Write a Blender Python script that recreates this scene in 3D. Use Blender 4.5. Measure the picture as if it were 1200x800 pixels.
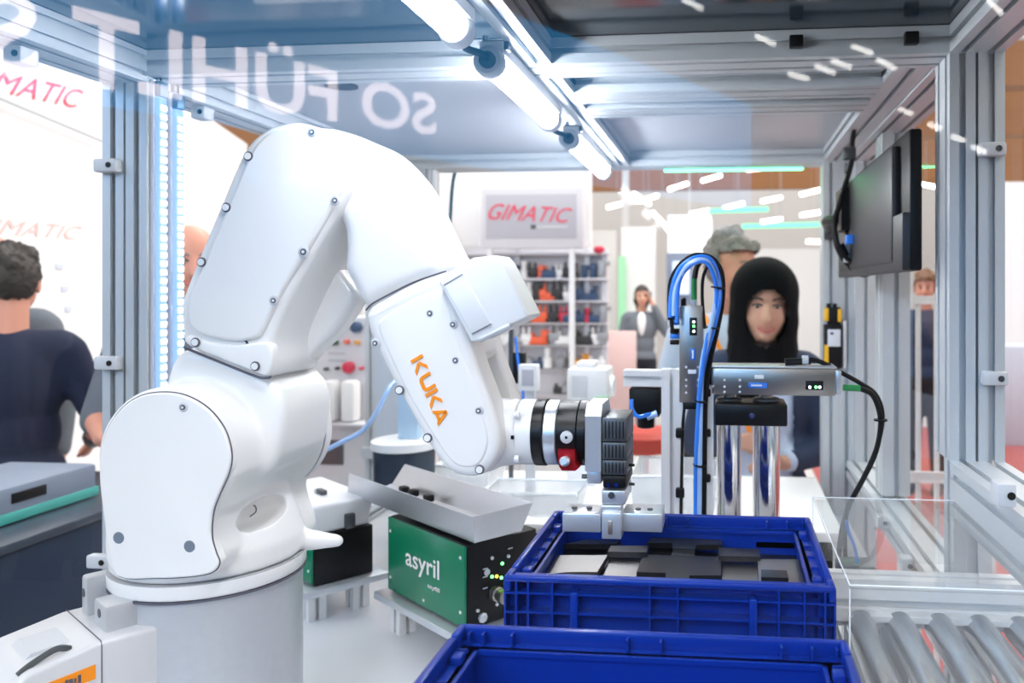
import bpy, bmesh, math, random
from mathutils import Vector, Matrix
for _o in list(bpy.data.objects): bpy.data.objects.remove(_o)
S = bpy.context.scene; COL = S.collection
R = random.Random(7)
PI = math.pi
# ---------------------------------------------------------------- camera
CZ = 1.55; FPX = 950.0; CX, CY = 755.0, 340.0; TH = math.atan(0.1)
cs, sn = math.cos(TH), math.sin(TH)
cd = bpy.data.cameras.new('camera'); cam = bpy.data.objects.new('camera', cd); COL.objects.link(cam)
cam.location = (0, 0, CZ); cam.rotation_euler = (PI/2, 0, TH)
cd.sensor_width = 36; cd.lens = FPX*36/1200; cd.shift_x = (600-CX)/1200; cd.shift_y = (CY-400)/1200
cd.clip_start = 0.02; cd.clip_end = 200
cd.dof.use_dof = True; cd.dof.focus_distance = 1.12; cd.dof.aperture_fstop = 4.5
S.camera = cam
# ---------------------------------------------------------------- world, exposure
W = bpy.data.worlds.new('hall_daylight'); S.world = W; W.use_nodes = True
bg = W.node_tree.nodes['Background']; bg.inputs[0].default_value = (1.0, 0.98, 0.95, 1); bg.inputs[1].default_value = 0.8
S.view_settings.view_transform = 'Standard'; S.view_settings.look = 'None'; S.view_settings.gamma = 1
S.view_settings.use_curve_mapping = False; S.view_settings.exposure = 0.82

def area(name, loc, rot, sx, sy, power, color=(1, 1, 1)):
    l = bpy.data.lights.new(name, 'AREA'); l.shape = 'RECTANGLE'; l.size = sx; l.size_y = sy; l.energy = power; l.color = color
    o = bpy.data.objects.new(name, l); COL.objects.link(o); o.location = loc; o.rotation_euler = rot
    return o
# added area lights, out of view: front fill on the robot, top light behind
area('hall_fill_light', (-1.3, -3.4, 4.1), (math.radians(58), 0, 0), 5, 2.0, 85, (1, 0.955, 0.90))
area('hall_fill_light', (0.5, 6.5, 6.0), (0, 0, 0), 8, 3, 300, (1, 0.98, 0.95))

# ---------------------------------------------------------------- pixel -> ray helpers (1200 x 800 frame)
def ray(px, py):
    u = (px-CX)/FPX; v = (CY-py)/FPX
    return Vector((cs*u-sn, sn*u+cs, v))
C0 = Vector((0, 0, CZ))
def UY(px, py, Y): r = ray(px, py); return C0 + r*(Y/r.y)
def UX(px, py, X): r = ray(px, py); return C0 + r*(X/r.x)
def UZ(px, py, z): r = ray(px, py); return C0 + r*((z-CZ)/r.z)
def UD(px, py, D): return C0 + ray(px, py)*D
def Zr(z): return CZ+z

# ---------------------------------------------------------------- materials
MATS = {}
def mat(name, col, rough=0.5, metal=0.0, noise=0.0, scale=40, bump=0.0, emit=None, estr=0, alpha=1.0, trans=0, spec=0.5, coat=0, stretch=None):
    if name in MATS: return MATS[name]
    m = bpy.data.materials.new(name); m.use_nodes = True; nt = m.node_tree; b = nt.nodes['Principled BSDF']
    b.inputs['Base Color'].default_value = (*col, 1); b.inputs['Roughness'].default_value = rough; b.inputs['Metallic'].default_value = metal
    b.inputs['Specular IOR Level'].default_value = spec; b.inputs['Alpha'].default_value = alpha
    b.inputs['Transmission Weight'].default_value = trans; b.inputs['Coat Weight'].default_value = coat
    if emit: b.inputs['Emission Color'].default_value = (*emit, 1); b.inputs['Emission Strength'].default_value = estr
    if noise or bump:
        tc = nt.nodes.new('ShaderNodeTexCoord'); mp = nt.nodes.new('ShaderNodeMapping'); n = nt.nodes.new('ShaderNodeTexNoise')
        n.inputs['Scale'].default_value = scale; n.inputs['Detail'].default_value = 4
        if stretch: mp.inputs['Scale'].default_value = stretch
        nt.links.new(tc.outputs['Object'], mp.inputs['Vector']); nt.links.new(mp.outputs['Vector'], n.inputs['Vector'])
        if noise:
            mx = nt.nodes.new('ShaderNodeMix'); mx.data_type = 'RGBA'; mx.blend_type = 'MIX'
            mx.inputs[6].default_value = (*[c*(1-noise) for c in col], 1); mx.inputs[7].default_value = (*[min(1, c*(1+noise)) for c in col], 1)
            nt.links.new(n.outputs['Fac'], mx.inputs[0]); nt.links.new(mx.outputs[2], b.inputs['Base Color'])
        if bump:
            bp = nt.nodes.new('ShaderNodeBump'); bp.inputs['Strength'].default_value = bump; bp.inputs['Distance'].default_value = 0.002
            nt.links.new(n.outputs['Fac'], bp.inputs['Height']); nt.links.new(bp.outputs['Normal'], b.inputs['Normal'])
    MATS[name] = m; return m
def glass(name, ior=1.25, tint=(1, 1, 1), rough=0.0, haze=0.0, hazecol=(1, 1, 1)):
    if name in MATS: return MATS[name]
    m = bpy.data.materials.new(name); m.use_nodes = True; nt = m.node_tree; nt.nodes.clear()
    out = nt.nodes.new('ShaderNodeOutputMaterial'); t = nt.nodes.new('ShaderNodeBsdfTransparent'); t.inputs[0].default_value = (*tint, 1)
    g = nt.nodes.new('ShaderNodeBsdfGlossy'); g.inputs['Roughness'].default_value = rough
    fr = nt.nodes.new('ShaderNodeFresnel'); fr.inputs[0].default_value = ior
    ge = nt.nodes.new('ShaderNodeNewGeometry'); iv = nt.nodes.new('ShaderNodeMath'); iv.operation = 'SUBTRACT'; iv.inputs[0].default_value = 1; nt.links.new(ge.outputs['Backfacing'], iv.inputs[1])
    mu = nt.nodes.new('ShaderNodeMath'); mu.operation = 'MULTIPLY'; nt.links.new(fr.outputs[0], mu.inputs[0]); nt.links.new(iv.outputs[0], mu.inputs[1])
    mx = nt.nodes.new('ShaderNodeMixShader'); nt.links.new(mu.outputs[0], mx.inputs[0]); nt.links.new(t.outputs[0], mx.inputs[1]); nt.links.new(g.outputs[0], mx.inputs[2])
    last = mx.outputs[0]
    if haze:
        d = nt.nodes.new('ShaderNodeBsdfDiffuse'); d.inputs[0].default_value = (*hazecol, 1)
        m2 = nt.nodes.new('ShaderNodeMixShader'); m2.inputs[0].default_value = haze
        nt.links.new(last, m2.inputs[1]); nt.links.new(d.outputs[0], m2.inputs[2]); last = m2.outputs[0]
    nt.links.new(last, out.inputs[0]); MATS[name] = m; return m
def emis(name, col, s): return mat(name, (0.15, 0.15, 0.15), emit=col, estr=s)

ALU = mat('anodised_aluminium', (0.58, 0.62, 0.65), 0.42, 0.25, 0.04, 60)
ALUW = mat('bright_aluminium', (0.83, 0.84, 0.85), 0.4, 0.08, 0.04, 60)
ALUG = mat('cast_aluminium_paint', (0.56, 0.58, 0.61), 0.42, 0.35, 0.05, 90, 0.15)
STEEL = mat('brushed_steel', (0.42, 0.39, 0.36), 0.32, 1.0, 0.08, 60, 0, stretch=(1, 1, 30))
CHROME = mat('chrome', (0.80, 0.80, 0.82), 0.09, 1.0, 0.02, 20)
MILL = mat('milled_aluminium', (0.66, 0.70, 0.75), 0.3, 0.6, 0.06, 80, 0, stretch=(1, 1, 8))
WHITE = mat('robot_white_paint', (0.90, 0.895, 0.885), 0.32, 0, 0.01, 30, 0, coat=0.25)
WPL = mat('white_plastic', (0.84, 0.85, 0.86), 0.4, 0, 0.02, 30)
GPL = mat('pale_grey_plastic', (0.62, 0.64, 0.67), 0.5, 0, 0.03, 30)
BLK = mat('black_plastic', (0.006, 0.006, 0.007), 0.4, 0, 0.1, 40, spec=0.25)
BLKM = mat('black_anodised', (0.006, 0.0065, 0.008), 0.32, 0.0, 0.1, 50, spec=0.25)
RUB = mat('black_rubber', (0.006, 0.006, 0.007), 0.6, 0, 0.1, 40, spec=0.25)
DGR = mat('dark_grey_metal', (0.10, 0.11, 0.12), 0.4, 0.6, 0.1, 60)
SEAM = mat('dark_seam', (0.10, 0.10, 0.13), 0.6, 0, 0.1, 40)
BLUE = mat('blue_tote_plastic', (0.002, 0.028, 0.29), 0.28, 0, 0.05, 25, 0.05, spec=0.35)
HOSE = mat('blue_air_hose', (0.03, 0.22, 0.85), 0.25, 0, 0.05, 30)
HOSEC = mat('pale_blue_hose', (0.35, 0.55, 0.9), 0.2, 0, 0.05, 30)
GREENP = mat('green_lacquer', (0.0, 0.20, 0.095), 0.25, 0, 0.06, 6)
GRN = mat('green_plug', (0.02, 0.28, 0.07), 0.45, 0, 0.05, 30)
RED = mat('red_anodised', (0.42, 0.012, 0.02), 0.28, 0.4, 0.05, 40)
ORANGE = mat('orange_print', (1.0, 0.30, 0.0), 0.5, 0, 0.02, 30)
YEL = mat('yellow_plastic', (0.9, 0.5, 0.01), 0.45, 0, 0.04, 30)
WPRINT = mat('white_print', (0.9, 0.9, 0.9), 0.5, 0, 0.01, 30)
GLASS = glass('clear_panel', 1.22)
FGLASS = glass('front_panel_glass', 1.45)
ACRYL = glass('acrylic_sheet', 1.45, (0.97, 0.98, 0.98), 0.02, 0.05, (0.9, 0.93, 0.95))
EDGE = mat('acrylic_edge', (0.85, 0.9, 0.92), 0.2, 0, 0.02, 30)
PLATEB = mat('burnished_black_plate', (0.035, 0.036, 0.04), 0.33, 0.7, 0.15, 30, 0, stretch=(1, 12, 1))
PLATES = mat('brushed_plate', (0.34, 0.33, 0.32), 0.34, 0.95, 0.1, 30, 0, stretch=(1, 12, 1))
LEDW = emis('led_white', (0.92, 0.95, 1.0), 34)
LEDB = emis('led_strip_bluewhite', (0.22, 0.42, 1.0), 0.75); LEDC = emis('led_chip_white', (0.8, 0.9, 1.0), 4)
LEDG = emis('led_green', (0.05, 1.0, 0.35), 7)
LG = emis('indicator_green', (0.1, 1, 0.15), 4); LY = emis('indicator_amber', (1, 0.6, 0.02), 3); LW = emis('indicator_white', (0.8, 0.9, 1), 3)

# ---------------------------------------------------------------- mesh builder
class MB:
    def __init__(s): s.v = []; s.f = []
    def add(s, vs, fs):
        n = len(s.v); s.v += [tuple(p) for p in vs]; s.f += [tuple(i+n for i in f) for f in fs]; return s
    def box(s, c, size, rot=None):
        c = Vector(c); hx, hy, hz = [a/2 for a in size]; M = rot if rot is not None else Matrix.Identity(3)
        P = [c + M @ Vector((x, y, z)) for x in (-hx, hx) for y in (-hy, hy) for z in (-hz, hz)]
        return s.add(P, [(0, 1, 3, 2), (4, 6, 7, 5), (0, 4, 5, 1), (2, 3, 7, 6), (0, 2, 6, 4), (1, 5, 7, 3)])
    def bb(s, a, b):
        a, b = Vector(a), Vector(b); return s.box((a+b)/2, [abs(q) for q in (b-a)])
    def rbox(s, c, size, r=0.003, seg=2, rot=None):
        bm = bmesh.new(); bmesh.ops.create_cube(bm, size=1)
        bmesh.ops.scale(bm, vec=size, verts=bm.verts)
        bmesh.ops.bevel(bm, geom=list(bm.edges), offset=min(r, min(size)*0.45), segments=seg, affect='EDGES', profile=0.5)
        M = rot if rot is not None else Matrix.Identity(3); bm.verts.index_update()
        s.add([Vector(c) + M @ v.co for v in bm.verts], [[v.index for v in f.verts] for f in bm.faces]); bm.free(); return s
    def frame(s, d):
        d = Vector(d).normalized(); a = Vector((0, 0, 1)) if abs(d.z) < 0.95 else Vector((1, 0, 0))
        x = a.cross(d).normalized(); return x, d.cross(x)
    def cyl(s, p0, p1, r0, r1=None, seg=20, caps=True):
        p0, p1 = Vector(p0), Vector(p1); r1 = r0 if r1 is None else r1; x, y = s.frame(p1-p0)
        vs = []
        for p, r in ((p0, r0), (p1, r1)):
            for i in range(seg):
                a = 2*PI*i/seg; vs.append(p + x*(r*math.cos(a)) + y*(r*math.sin(a)))
        fs = [(i, (i+1) % seg, seg+(i+1) % seg, seg+i) for i in range(seg)]
        if caps: fs += [tuple(range(seg))[::-1], tuple(range(seg, 2*seg))]
        return s.add(vs, fs)
    def lathe(s, prof, o, axis, seg=28):   # prof: list of (h, r) along axis
        o = Vector(o); d = Vector(axis).normalized(); x, y = s.frame(d); vs = []; n = len(prof)
        for h, r in prof:
            for i in range(seg):
                a = 2*PI*i/seg; vs.append(o + d*h + x*(r*math.cos(a)) + y*(r*math.sin(a)))
        fs = [(k*seg+i, k*seg+(i+1) % seg, (k+1)*seg+(i+1) % seg, (k+1)*seg+i) for k in range(n-1) for i in range(seg)]
        fs += [tuple(range(seg))[::-1], tuple(range((n-1)*seg, n*seg))]
        return s.add(vs, fs)
    def ell(s, c, rad, rot=None, seg=16, rings=10):
        c = Vector(c); M = rot if rot is not None else Matrix.Identity(3); vs = [c + M @ Vector((0, 0, -rad[2]))]
        for k in range(1, rings):
            t = -PI/2 + PI*k/rings
            for i in range(seg):
                a = 2*PI*i/seg; vs.append(c + M @ Vector((rad[0]*math.cos(t)*math.cos(a), rad[1]*math.cos(t)*math.sin(a), rad[2]*math.sin(t))))
        vs.append(c + M @ Vector((0, 0, rad[2]))); L = len(vs)-1
        fs = [(0, 1+(i+1) % seg, 1+i) for i in range(seg)]
        for k in range(rings-2):
            b = 1+k*seg; fs += [(b+i, b+(i+1) % seg, b+seg+(i+1) % seg, b+seg+i) for i in range(seg)]
        b = 1+(rings-2)*seg; fs += [(b+i, b+(i+1) % seg, L) for i in range(seg)]
        return s.add(vs, fs)
    def cap(s, p0, r0, p1, r1, seg=12):
        p0, p1 = Vector(p0), Vector(p1); d = p1-p0; L = d.length
        pr = [(-r0*math.cos(a), max(1e-4, r0*math.sin(a))) for a in (0.02, 0.4, 0.8, 1.2)] + [(0, r0), (L, r1)] + [(L+r1*math.cos(a), max(1e-4, r1*math.sin(a))) for a in (1.2, 0.8, 0.4, 0.02)]
        return s.lathe(pr, p0, d if L > 1e-6 else (0, 0, 1), seg)
    def tube(s, pts, r, seg=8, sub=6):
        P = spline([Vector(p) for p in pts], sub) if len(pts) > 2 and sub else [Vector(p) for p in pts]
        vs = []; x = None
        for i, p in enumerate(P):
            d = (P[min(i+1, len(P)-1)]-P[max(i-1, 0)]).normalized()
            if x is None: x, _ = s.frame(d)
            x = (x - d*x.dot(d)).normalized(); y = d.cross(x)
            for k in range(seg):
                a = 2*PI*k/seg; vs.append(p + x*(r*math.cos(a)) + y*(r*math.sin(a)))
        n = len(P); fs = [(i*seg+k, i*seg+(k+1) % seg, (i+1)*seg+(k+1) % seg, (i+1)*seg+k) for i in range(n-1) for k in range(seg)]
        fs += [tuple(range(seg))[::-1], tuple(range((n-1)*seg, n*seg))]
        return s.add(vs, fs)
    def prism(s, poly, fn, a, b):   # poly 2d -> fn(u, v, w) with w from a to b
        n = len(poly); vs = [fn(u, v, a) for u, v in poly] + [fn(u, v, b) for u, v in poly]
        fs = [(i, (i+1) % n, n+(i+1) % n, n+i) for i in range(n)] + [tuple(range(n))[::-1], tuple(range(n, 2*n))]
        return s.add(vs, fs)
    def puff(s, pts, Yf, depth, r=0.012, rb=None, K=5, sub=4):
        """outline of world x,z points at depth Yf, extruded away with rounded rims"""
        P = closed(pts, sub); A = sum(P[i][0]*P[(i+1) % len(P)][1]-P[(i+1) % len(P)][0]*P[i][1] for i in range(len(P)))
        if A < 0: P.reverse()
        n = len(P); rb = r if rb is None else rb; N = []
        for i in range(n):
            a = Vector(P[i-1]); c = Vector(P[(i+1) % n]); t = (c-a).normalized(); N.append(Vector((t.y, -t.x)))
        rings = []
        for k in range(K+1):
            t = PI/2*k/K; rings.append((r*(1-math.sin(t)), Yf+r*(1-math.cos(t))))
        for k in range(K+1):
            t = PI/2*(1-k/K); rings.append((rb*(1-math.sin(t)), Yf+depth-rb*(1-math.cos(t))))
        vs = []
        for ins, y in rings:
            for i in range(n): q = Vector(P[i])-N[i]*ins; vs.append((q.x, y, q.y))
        m = len(rings); fs = [(k*n+i, k*n+(i+1) % n, (k+1)*n+(i+1) % n, (k+1)*n+i) for k in range(m-1) for i in range(n)]
        fs += [tuple(range(n))[::-1], tuple(range((m-1)*n, m*n))]
        return s.add(vs, fs)
    def mesh(s, name, smooth=None):
        me = bpy.data.meshes.new(name); me.from_pydata(s.v, [], s.f); me.validate()
        bm = bmesh.new(); bm.from_mesh(me); bmesh.ops.recalc_face_normals(bm, faces=bm.faces); bm.to_mesh(me); bm.free()
        if smooth: me.shade_smooth(); me.set_sharp_from_angle(angle=math.radians(smooth))
        return me
def spline(P, sub):
    out = []
    for i in range(len(P)-1):
        p0 = P[max(i-1, 0)]; p1 = P[i]; p2 = P[i+1]; p3 = P[min(i+2, len(P)-1)]
        for k in range(sub):
            t = k/sub; out.append(0.5*((2*p1) + (p2-p0)*t + (2*p0-5*p1+4*p2-p3)*t*t + (3*p1-p0-3*p2+p3)*t**3))
    return out+[P[-1]]
def closed(pts, sub):
    P = [Vector(p) for p in pts]; n = len(P)
    if sub <= 1: return [tuple(p) for p in P]
    out = []
    for i in range(n):
        p0, p1, p2, p3 = P[i-1], P[i], P[(i+1) % n], P[(i+2) % n]
        for k in range(sub):
            t = k/sub; out.append(tuple(0.5*((2*p1)+(p2-p0)*t+(2*p0-5*p1+4*p2-p3)*t*t+(3*p1-p0-3*p2+p3)*t**3)))
    return out

def ob(name, mb, m, parent=None, smooth=35):
    me = mb.mesh(name, smooth) if isinstance(mb, MB) else mb
    o = bpy.data.objects.new(name, me); COL.objects.link(o)
    if m and not me.materials: me.materials.append(m)
    if parent:
        o.parent = parent
        o.matrix_parent_inverse = Matrix.Translation(-parent.location)
    return o
def tag(o, label, cat, group=None):
    o['label'] = label; o['category'] = cat
    if group: o['group'] = group
    return o
def thing(name, label, cat, loc=(0, 0, 0), group=None):
    o = bpy.data.objects.new(name, None); COL.objects.link(o); o.location = loc; o.empty_display_size = 0.05
    return tag(o, label, cat, group)
def struct(o): o['kind'] = 'structure'; return o
def dup(root, delta, label=None, rotz=0):
    r = root.copy(); COL.objects.link(r); r.location = root.location + Vector(delta); r.rotation_euler.z += rotz
    if label: r['label'] = label
    for ch in root.children:
        c = ch.copy(); COL.objects.link(c); c.parent = r; c.matrix_parent_inverse = ch.matrix_parent_inverse.copy()
        for g in ch.children:
            d = g.copy(); COL.objects.link(d); d.parent = c; d.matrix_parent_inverse = g.matrix_parent_inverse.copy()
    return r
def fuse(name, mb, voxel, it=6, fac=0.5, cutter=None):
    me = mb.mesh('tmp'); o = bpy.data.objects.new('tmp', me); COL.objects.link(o)
    m = o.modifiers.new('r', 'REMESH'); m.mode = 'VOXEL'; m.voxel_size = voxel
    if cutter:
        co = bpy.data.objects.new('tmpc', cutter.mesh('tmpc')); COL.objects.link(co); bo = o.modifiers.new('b', 'BOOLEAN'); bo.operation = 'DIFFERENCE'; bo.object = co; bo.solver = 'EXACT'
    if it: q = o.modifiers.new('s', 'SMOOTH'); q.factor = fac; q.iterations = it
    dg = bpy.context.evaluated_depsgraph_get(); dg.update()
    res = bpy.data.meshes.new_from_object(o.evaluated_get(dg)); res.name = name
    bpy.data.objects.remove(o); bpy.data.meshes.remove(me)
    if cutter: cm_ = co.data; bpy.data.objects.remove(co); bpy.data.meshes.remove(cm_)
    res.shade_smooth(); return res
def text_mesh(body, quad, lift=0.001, shear=0.0, bold=0.0, font_extr=0.0):
    """lettering mapped on the world quad (bl, br, tr, tl)"""
    c = bpy.data.curves.new('t', 'FONT'); c.body = body; c.shear = shear; c.offset = bold; c.resolution_u = 3
    o = bpy.data.objects.new('t', c); COL.objects.link(o); dg = bpy.context.evaluated_depsgraph_get(); dg.update()
    me = bpy.data.meshes.new_from_object(o.evaluated_get(dg)); bpy.data.objects.remove(o)
    xs = [v.co.x for v in me.vertices]; ys = [v.co.y for v in me.vertices]; x0, x1, y0, y1 = min(xs), max(xs), min(ys), max(ys)
    bl, br, tr, tl = [Vector(q) for q in quad]; n = (br-bl).cross(tl-bl).normalized()*lift
    for v in me.vertices:
        a = (v.co.x-x0)/(x1-x0); b = (v.co.y-y0)/(y1-y0)
        v.co = (bl*(1-a)+br*a)*(1-b)+(tl*(1-a)+tr*a)*b+n
    return me
def prof_poly(w, h, nw, nh, slot=0.0105, dep=0.0125):
    def side(L, n):
        pts = [0.0]
        for i in range(n): c = L*(i+0.5)/n; pts += [c-slot/2, c+slot/2]
        return pts
    out = []
    for (L, n, o, d, q) in ((w, nw, (-w/2, -h/2), (1, 0), (0, 1)), (h, nh, (w/2, -h/2), (0, 1), (-1, 0)), (w, nw, (w/2, h/2), (-1, 0), (0, -1)), (h, nh, (-w/2, h/2), (0, -1), (1, 0))):
        out.append(o)
        for i in range(n):
            c = L*(i+0.5)/n
            for (t, dd) in ((c-slot/2, 0), (c-slot/2, 0.004), (c-slot*0.8, 0.004), (c-slot*0.8, dep), (c+slot*0.8, dep), (c+slot*0.8, 0.004), (c+slot/2, 0.004), (c+slot/2, 0)):
                out.append((o[0]+d[0]*t+q[0]*dd, o[1]+d[1]*t+q[1]*dd))
    return out
def profile(name, p0, p1, w, h, nw, nh, parent, m=None, side=None, slot=0.0105, dep=0.0125):
    dep = min(dep, 0.30*min(w/nw, h/nh)); slot = min(slot, 0.28*min(w/nw, h/nh)) if slot > 0.006 else slot
    """slotted extrusion: w along side vector, h along the other"""
    p0, p1 = Vector(p0), Vector(p1); d = (p1-p0).normalized(); sv = Vector(side) if side else (Vector((1, 0, 0)) if abs(d.x) < 0.9 else Vector((0, 1, 0)))
    up = d.cross(sv).normalized(); L = (p1-p0).length; mb = MB()
    mb.prism(prof_poly(w, h, nw, nh, slot, dep), lambda u, v, t: p0+sv*u+up*v+d*t, 0, L)
    return ob(name, mb, m or ALU, parent, smooth=None)
def P2(pts, Y): return [(lambda q: (q.x, q.z))(UY(x, y, Y)) for x, y in pts]
# ================================================================ THE HALL (setting)
XLI, XLO, XRI, XRO = -1.0265, -1.112, 0.360, 0.446
YF, YM, YR = 0.33, 1.35, 2.48
ZB, ZT = Zr(0.383), Zr(0.428)
ZTAB = Zr(-0.665)
FLOORM = mat('grey_hall_floor', (0.42, 0.40, 0.40), 0.5, 0, 0.08, 3)
CARP = mat('red_carpet', (0.30, 0.065, 0.06), 0.9, 0, 0.15, 60, 0.2)
HWALL = mat('hall_wall_white', (0.80, 0.79, 0.78), 0.7, 0, 0.03, 2)
DARKW = mat('charcoal_backdrop', (0.02, 0.02, 0.022), 0.8, 0, 0.1, 2)
WOOD = mat('glulam_wood', (0.42, 0.19, 0.075), 0.6, 0, 0.2, 3, 0, stretch=(0.2, 6, 6))
BOOTH = mat('booth_white_panel', (0.86, 0.86, 0.87), 0.6, 0, 0.015, 3)
struct(ob('floor', MB().bb((-42, -31, -0.1), (42, 42, 0)), FLOORM))
o = struct(ob('floor_carpet', MB().bb((0.75, 0.3, 0), (6, 9.4, 0.012)), CARP))
struct(ob('floor_dark_backdrop', MB().bb((-30, -30, 0), (30, 0.28, 0.012)), mat('dark_unseen_floor', (0.03, 0.03, 0.033), 0.95, 0, 0.2, 50)))  # unseen dark floor, added to keep reflections in the front panel dark
struct(ob('wall_far', MB().bb((-25, 41, 0), (25, 41.3, 7.2)), HWALL))
struct(ob('wall_dark_backdrop', MB().bb((-42, -30.4, 0), (42, -30, 14)), DARKW))  # unseen dark wall, added so the front panel mirrors no bright surroundings
# timber roof of the hall: separate wide beams with daylight between them
ceil = struct(bpy.data.objects.new('ceiling', None)); COL.objects.link(ceil); ceil.location = (0, 20, 7)
for y, z0, h in ((15, 5.2, 0.8), (22, 5.6, 1.4), (31, 5.4, 2.2)):
    ob('roof_beam', MB().bb((-22, y, z0), (22, y+0.5, z0+h)), WOOD, ceil)
for y in (12.5, 18, 24): ob('purlin', MB().bb((-22, y-0.05, 6.8), (22, y+0.05, 6.95)), GPL, ceil)
for x in (-21.5, 21.5): ob('roof_girder', MB().bb((x-0.2, 11, 6.95), (x+0.2, 41, 7.2)), GPL, ceil); ob('roof_column', MB().bb((x-0.2, 11, 0), (x+0.2, 11.4, 6.95)), GPL, ceil)

# ================================================================ MACHINE FRAME
fr = thing('machine_frame', 'aluminium profile enclosure with clear panels around the white robot', 'enclosure', (-0.33, 1.4, 0))
def zpost(x0, x1, y0, y1, nx, ny, za=0.06, zb=ZT, name='post', m=None, slot=0.0105):
    return profile(name, ((x0+x1)/2, (y0+y1)/2, za), ((x0+x1)/2, (y0+y1)/2, zb), x1-x0, y1-y0, nx, ny, fr, m, (1, 0, 0), slot)
def ybeam(x0, x1, y0, y1, z0, z1, nx, nz, name='beam', m=None):
    return profile(name, ((x0+x1)/2, y0, (z0+z1)/2), ((x0+x1)/2, y1, (z0+z1)/2), x1-x0, z1-z0, nx, nz, fr, m, (1, 0, 0))
def xbeam(x0, x1, y0, y1, z0, z1, ny, nz, name='beam', m=None):
    return profile(name, (x0, (y0+y1)/2, (z0+z1)/2), (x1, (y0+y1)/2, (z0+z1)/2), y1-y0, z1-z0, ny, nz, fr, m, (0, 1, 0))
# posts
zpost(XLO, XLO+0.0405, YM, YM+0.09, 1, 2, zb=ZB); zpost(XLO+0.045, XLI, YM, YM+0.09, 1, 2, zb=ZB)
zpost(XRI, XRI+0.0405, YM, YM+0.09, 1, 2, zb=ZB, za=Zr(-0.275)); zpost(XRI+0.045, XRO, YM, YM+0.09, 1, 2, zb=ZB, za=Zr(-0.275))
zpost(XRI+0.012, XRI+0.072, YM+0.02, YM+0.08, 1, 1, zb=Zr(-0.276), slot=0.016)
zpost(XLO, XLI, YF, YF+0.045, 2, 1, zb=ZB); zpost(XRI, XRO, YF, YF+0.045, 2, 1, zb=ZB)
zpost(XLI+0.052, XLI+0.097, YR, YR+0.09, 2, 2, zb=ZB, slot=0.007); zpost(XLI+0.097, XLI+0.105, YR+0.03, YR+0.06, 1, 1, zb=ZB, slot=0.002, m=ALUW)
ob('corner_plate', MB().bb((XLO, YR+0.005, 0.06), (XLI+0.051, YR+0.08, ZB)), ALU, fr)
ob('plug', MB().cyl((XLI+0.022, YR+0.007, ZB-0.012), (XLI+0.022, YR+0.002, ZB-0.012), 0.010), BLK, fr)
zpost(0.2936, 0.3386, YR, YR+0.09, 1, 2, zb=ZB); zpost(0.339, 0.384, YR, YR+0.09, 1, 2, zb=ZB); zpost(0.384, XRO, YR-0.02, YR+0.09, 1, 2, zb=ZB)
zpost(XRI+0.02, XRO, 2.02, 2.11, 1, 2, za=Zr(-0.5), zb=ZB)
# top beams
TB = 2*0.0425
xbeam(XLO, XRO, YM, YM+0.09, ZB, ZT, 2, 1)
xbeam(XLO, XRO, YR, YR+0.09, ZB, ZT, 2, 1)
xbeam(XLO, XRO, YF, YF+0.045, ZB, ZT, 1, 1)
for (a, b) in ((YF+0.045, YM), (YM+0.09, YR)):
    ybeam(XLO, XLI, a, b, ZB-0.012, ZT, 2, 2); ybeam(XRI, XRO, a, b, ZB, ZT, 2, 1)
ybeam(0.2936, XRI-0.001, YM+0.09, YR, ZB+0.004, ZT, 1, 1)
ybeam(-0.338, -0.293, YF+0.045, YM, ZB, ZT, 1, 1); ybeam(-0.338, -0.293, YM+0.09, YR, ZB, ZT, 1, 1)
xbeam(-0.292, 0.293, 1.555, 1.645, ZB, ZT-0.002, 2, 1); xbeam(-0.292, 0.293, 1.69, 1.78, ZB-0.001, ZT-0.002, 2, 1)
# lower rails
xbeam(XLI+0.105, 0.2936, YR+0.02, YR+0.07, Zr(-0.66), Zr(-0.615), 1, 1, m=ALUW)
ybeam(XRI, XRO, YF+0.045, YM, Zr(-0.36), Zr(-0.275), 2, 2); ybeam(XRI, XRO, YM+0.09, YR, Zr(-0.555), Zr(-0.51), 2, 1)
ybeam(XLO, XLI, YF+0.045, YM, Zr(-0.72), Zr(-0.63), 2, 2); ybeam(XLO, XLI, YM+0.09, YR, Zr(-0.72), Zr(-0.63), 2, 2)
# roof sheets
SMOKE = mat('smoked_roof_sheet', (0.022, 0.035, 0.05), 0.12, 0.0, 0.05, 4)
ROOF = mat('roof_sheet_grey', (0.44, 0.45, 0.49), 0.35, 0.2, 0.05, 4)
for x0, x1 in ((XLO, -0.316), (-0.314, XRO)):
    for y0, y1 in ((YF, YM+0.045), (YM+0.047, YR+0.09)):
        ob('roof_panel', MB().bb((x0, y0, ZT+0.001), (x1, y1, ZT+0.006)), ROOF if y0 > 1 else SMOKE, fr)
ob('slot_opening', MB().cyl((UZ(400, 101, ZT).x, UZ(400, 101, ZT).y, ZT+0.002), (UZ(400, 101, ZT).x, UZ(400, 101, ZT).y, ZT-0.001), 0.034, seg=24), BLK, fr)
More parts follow.
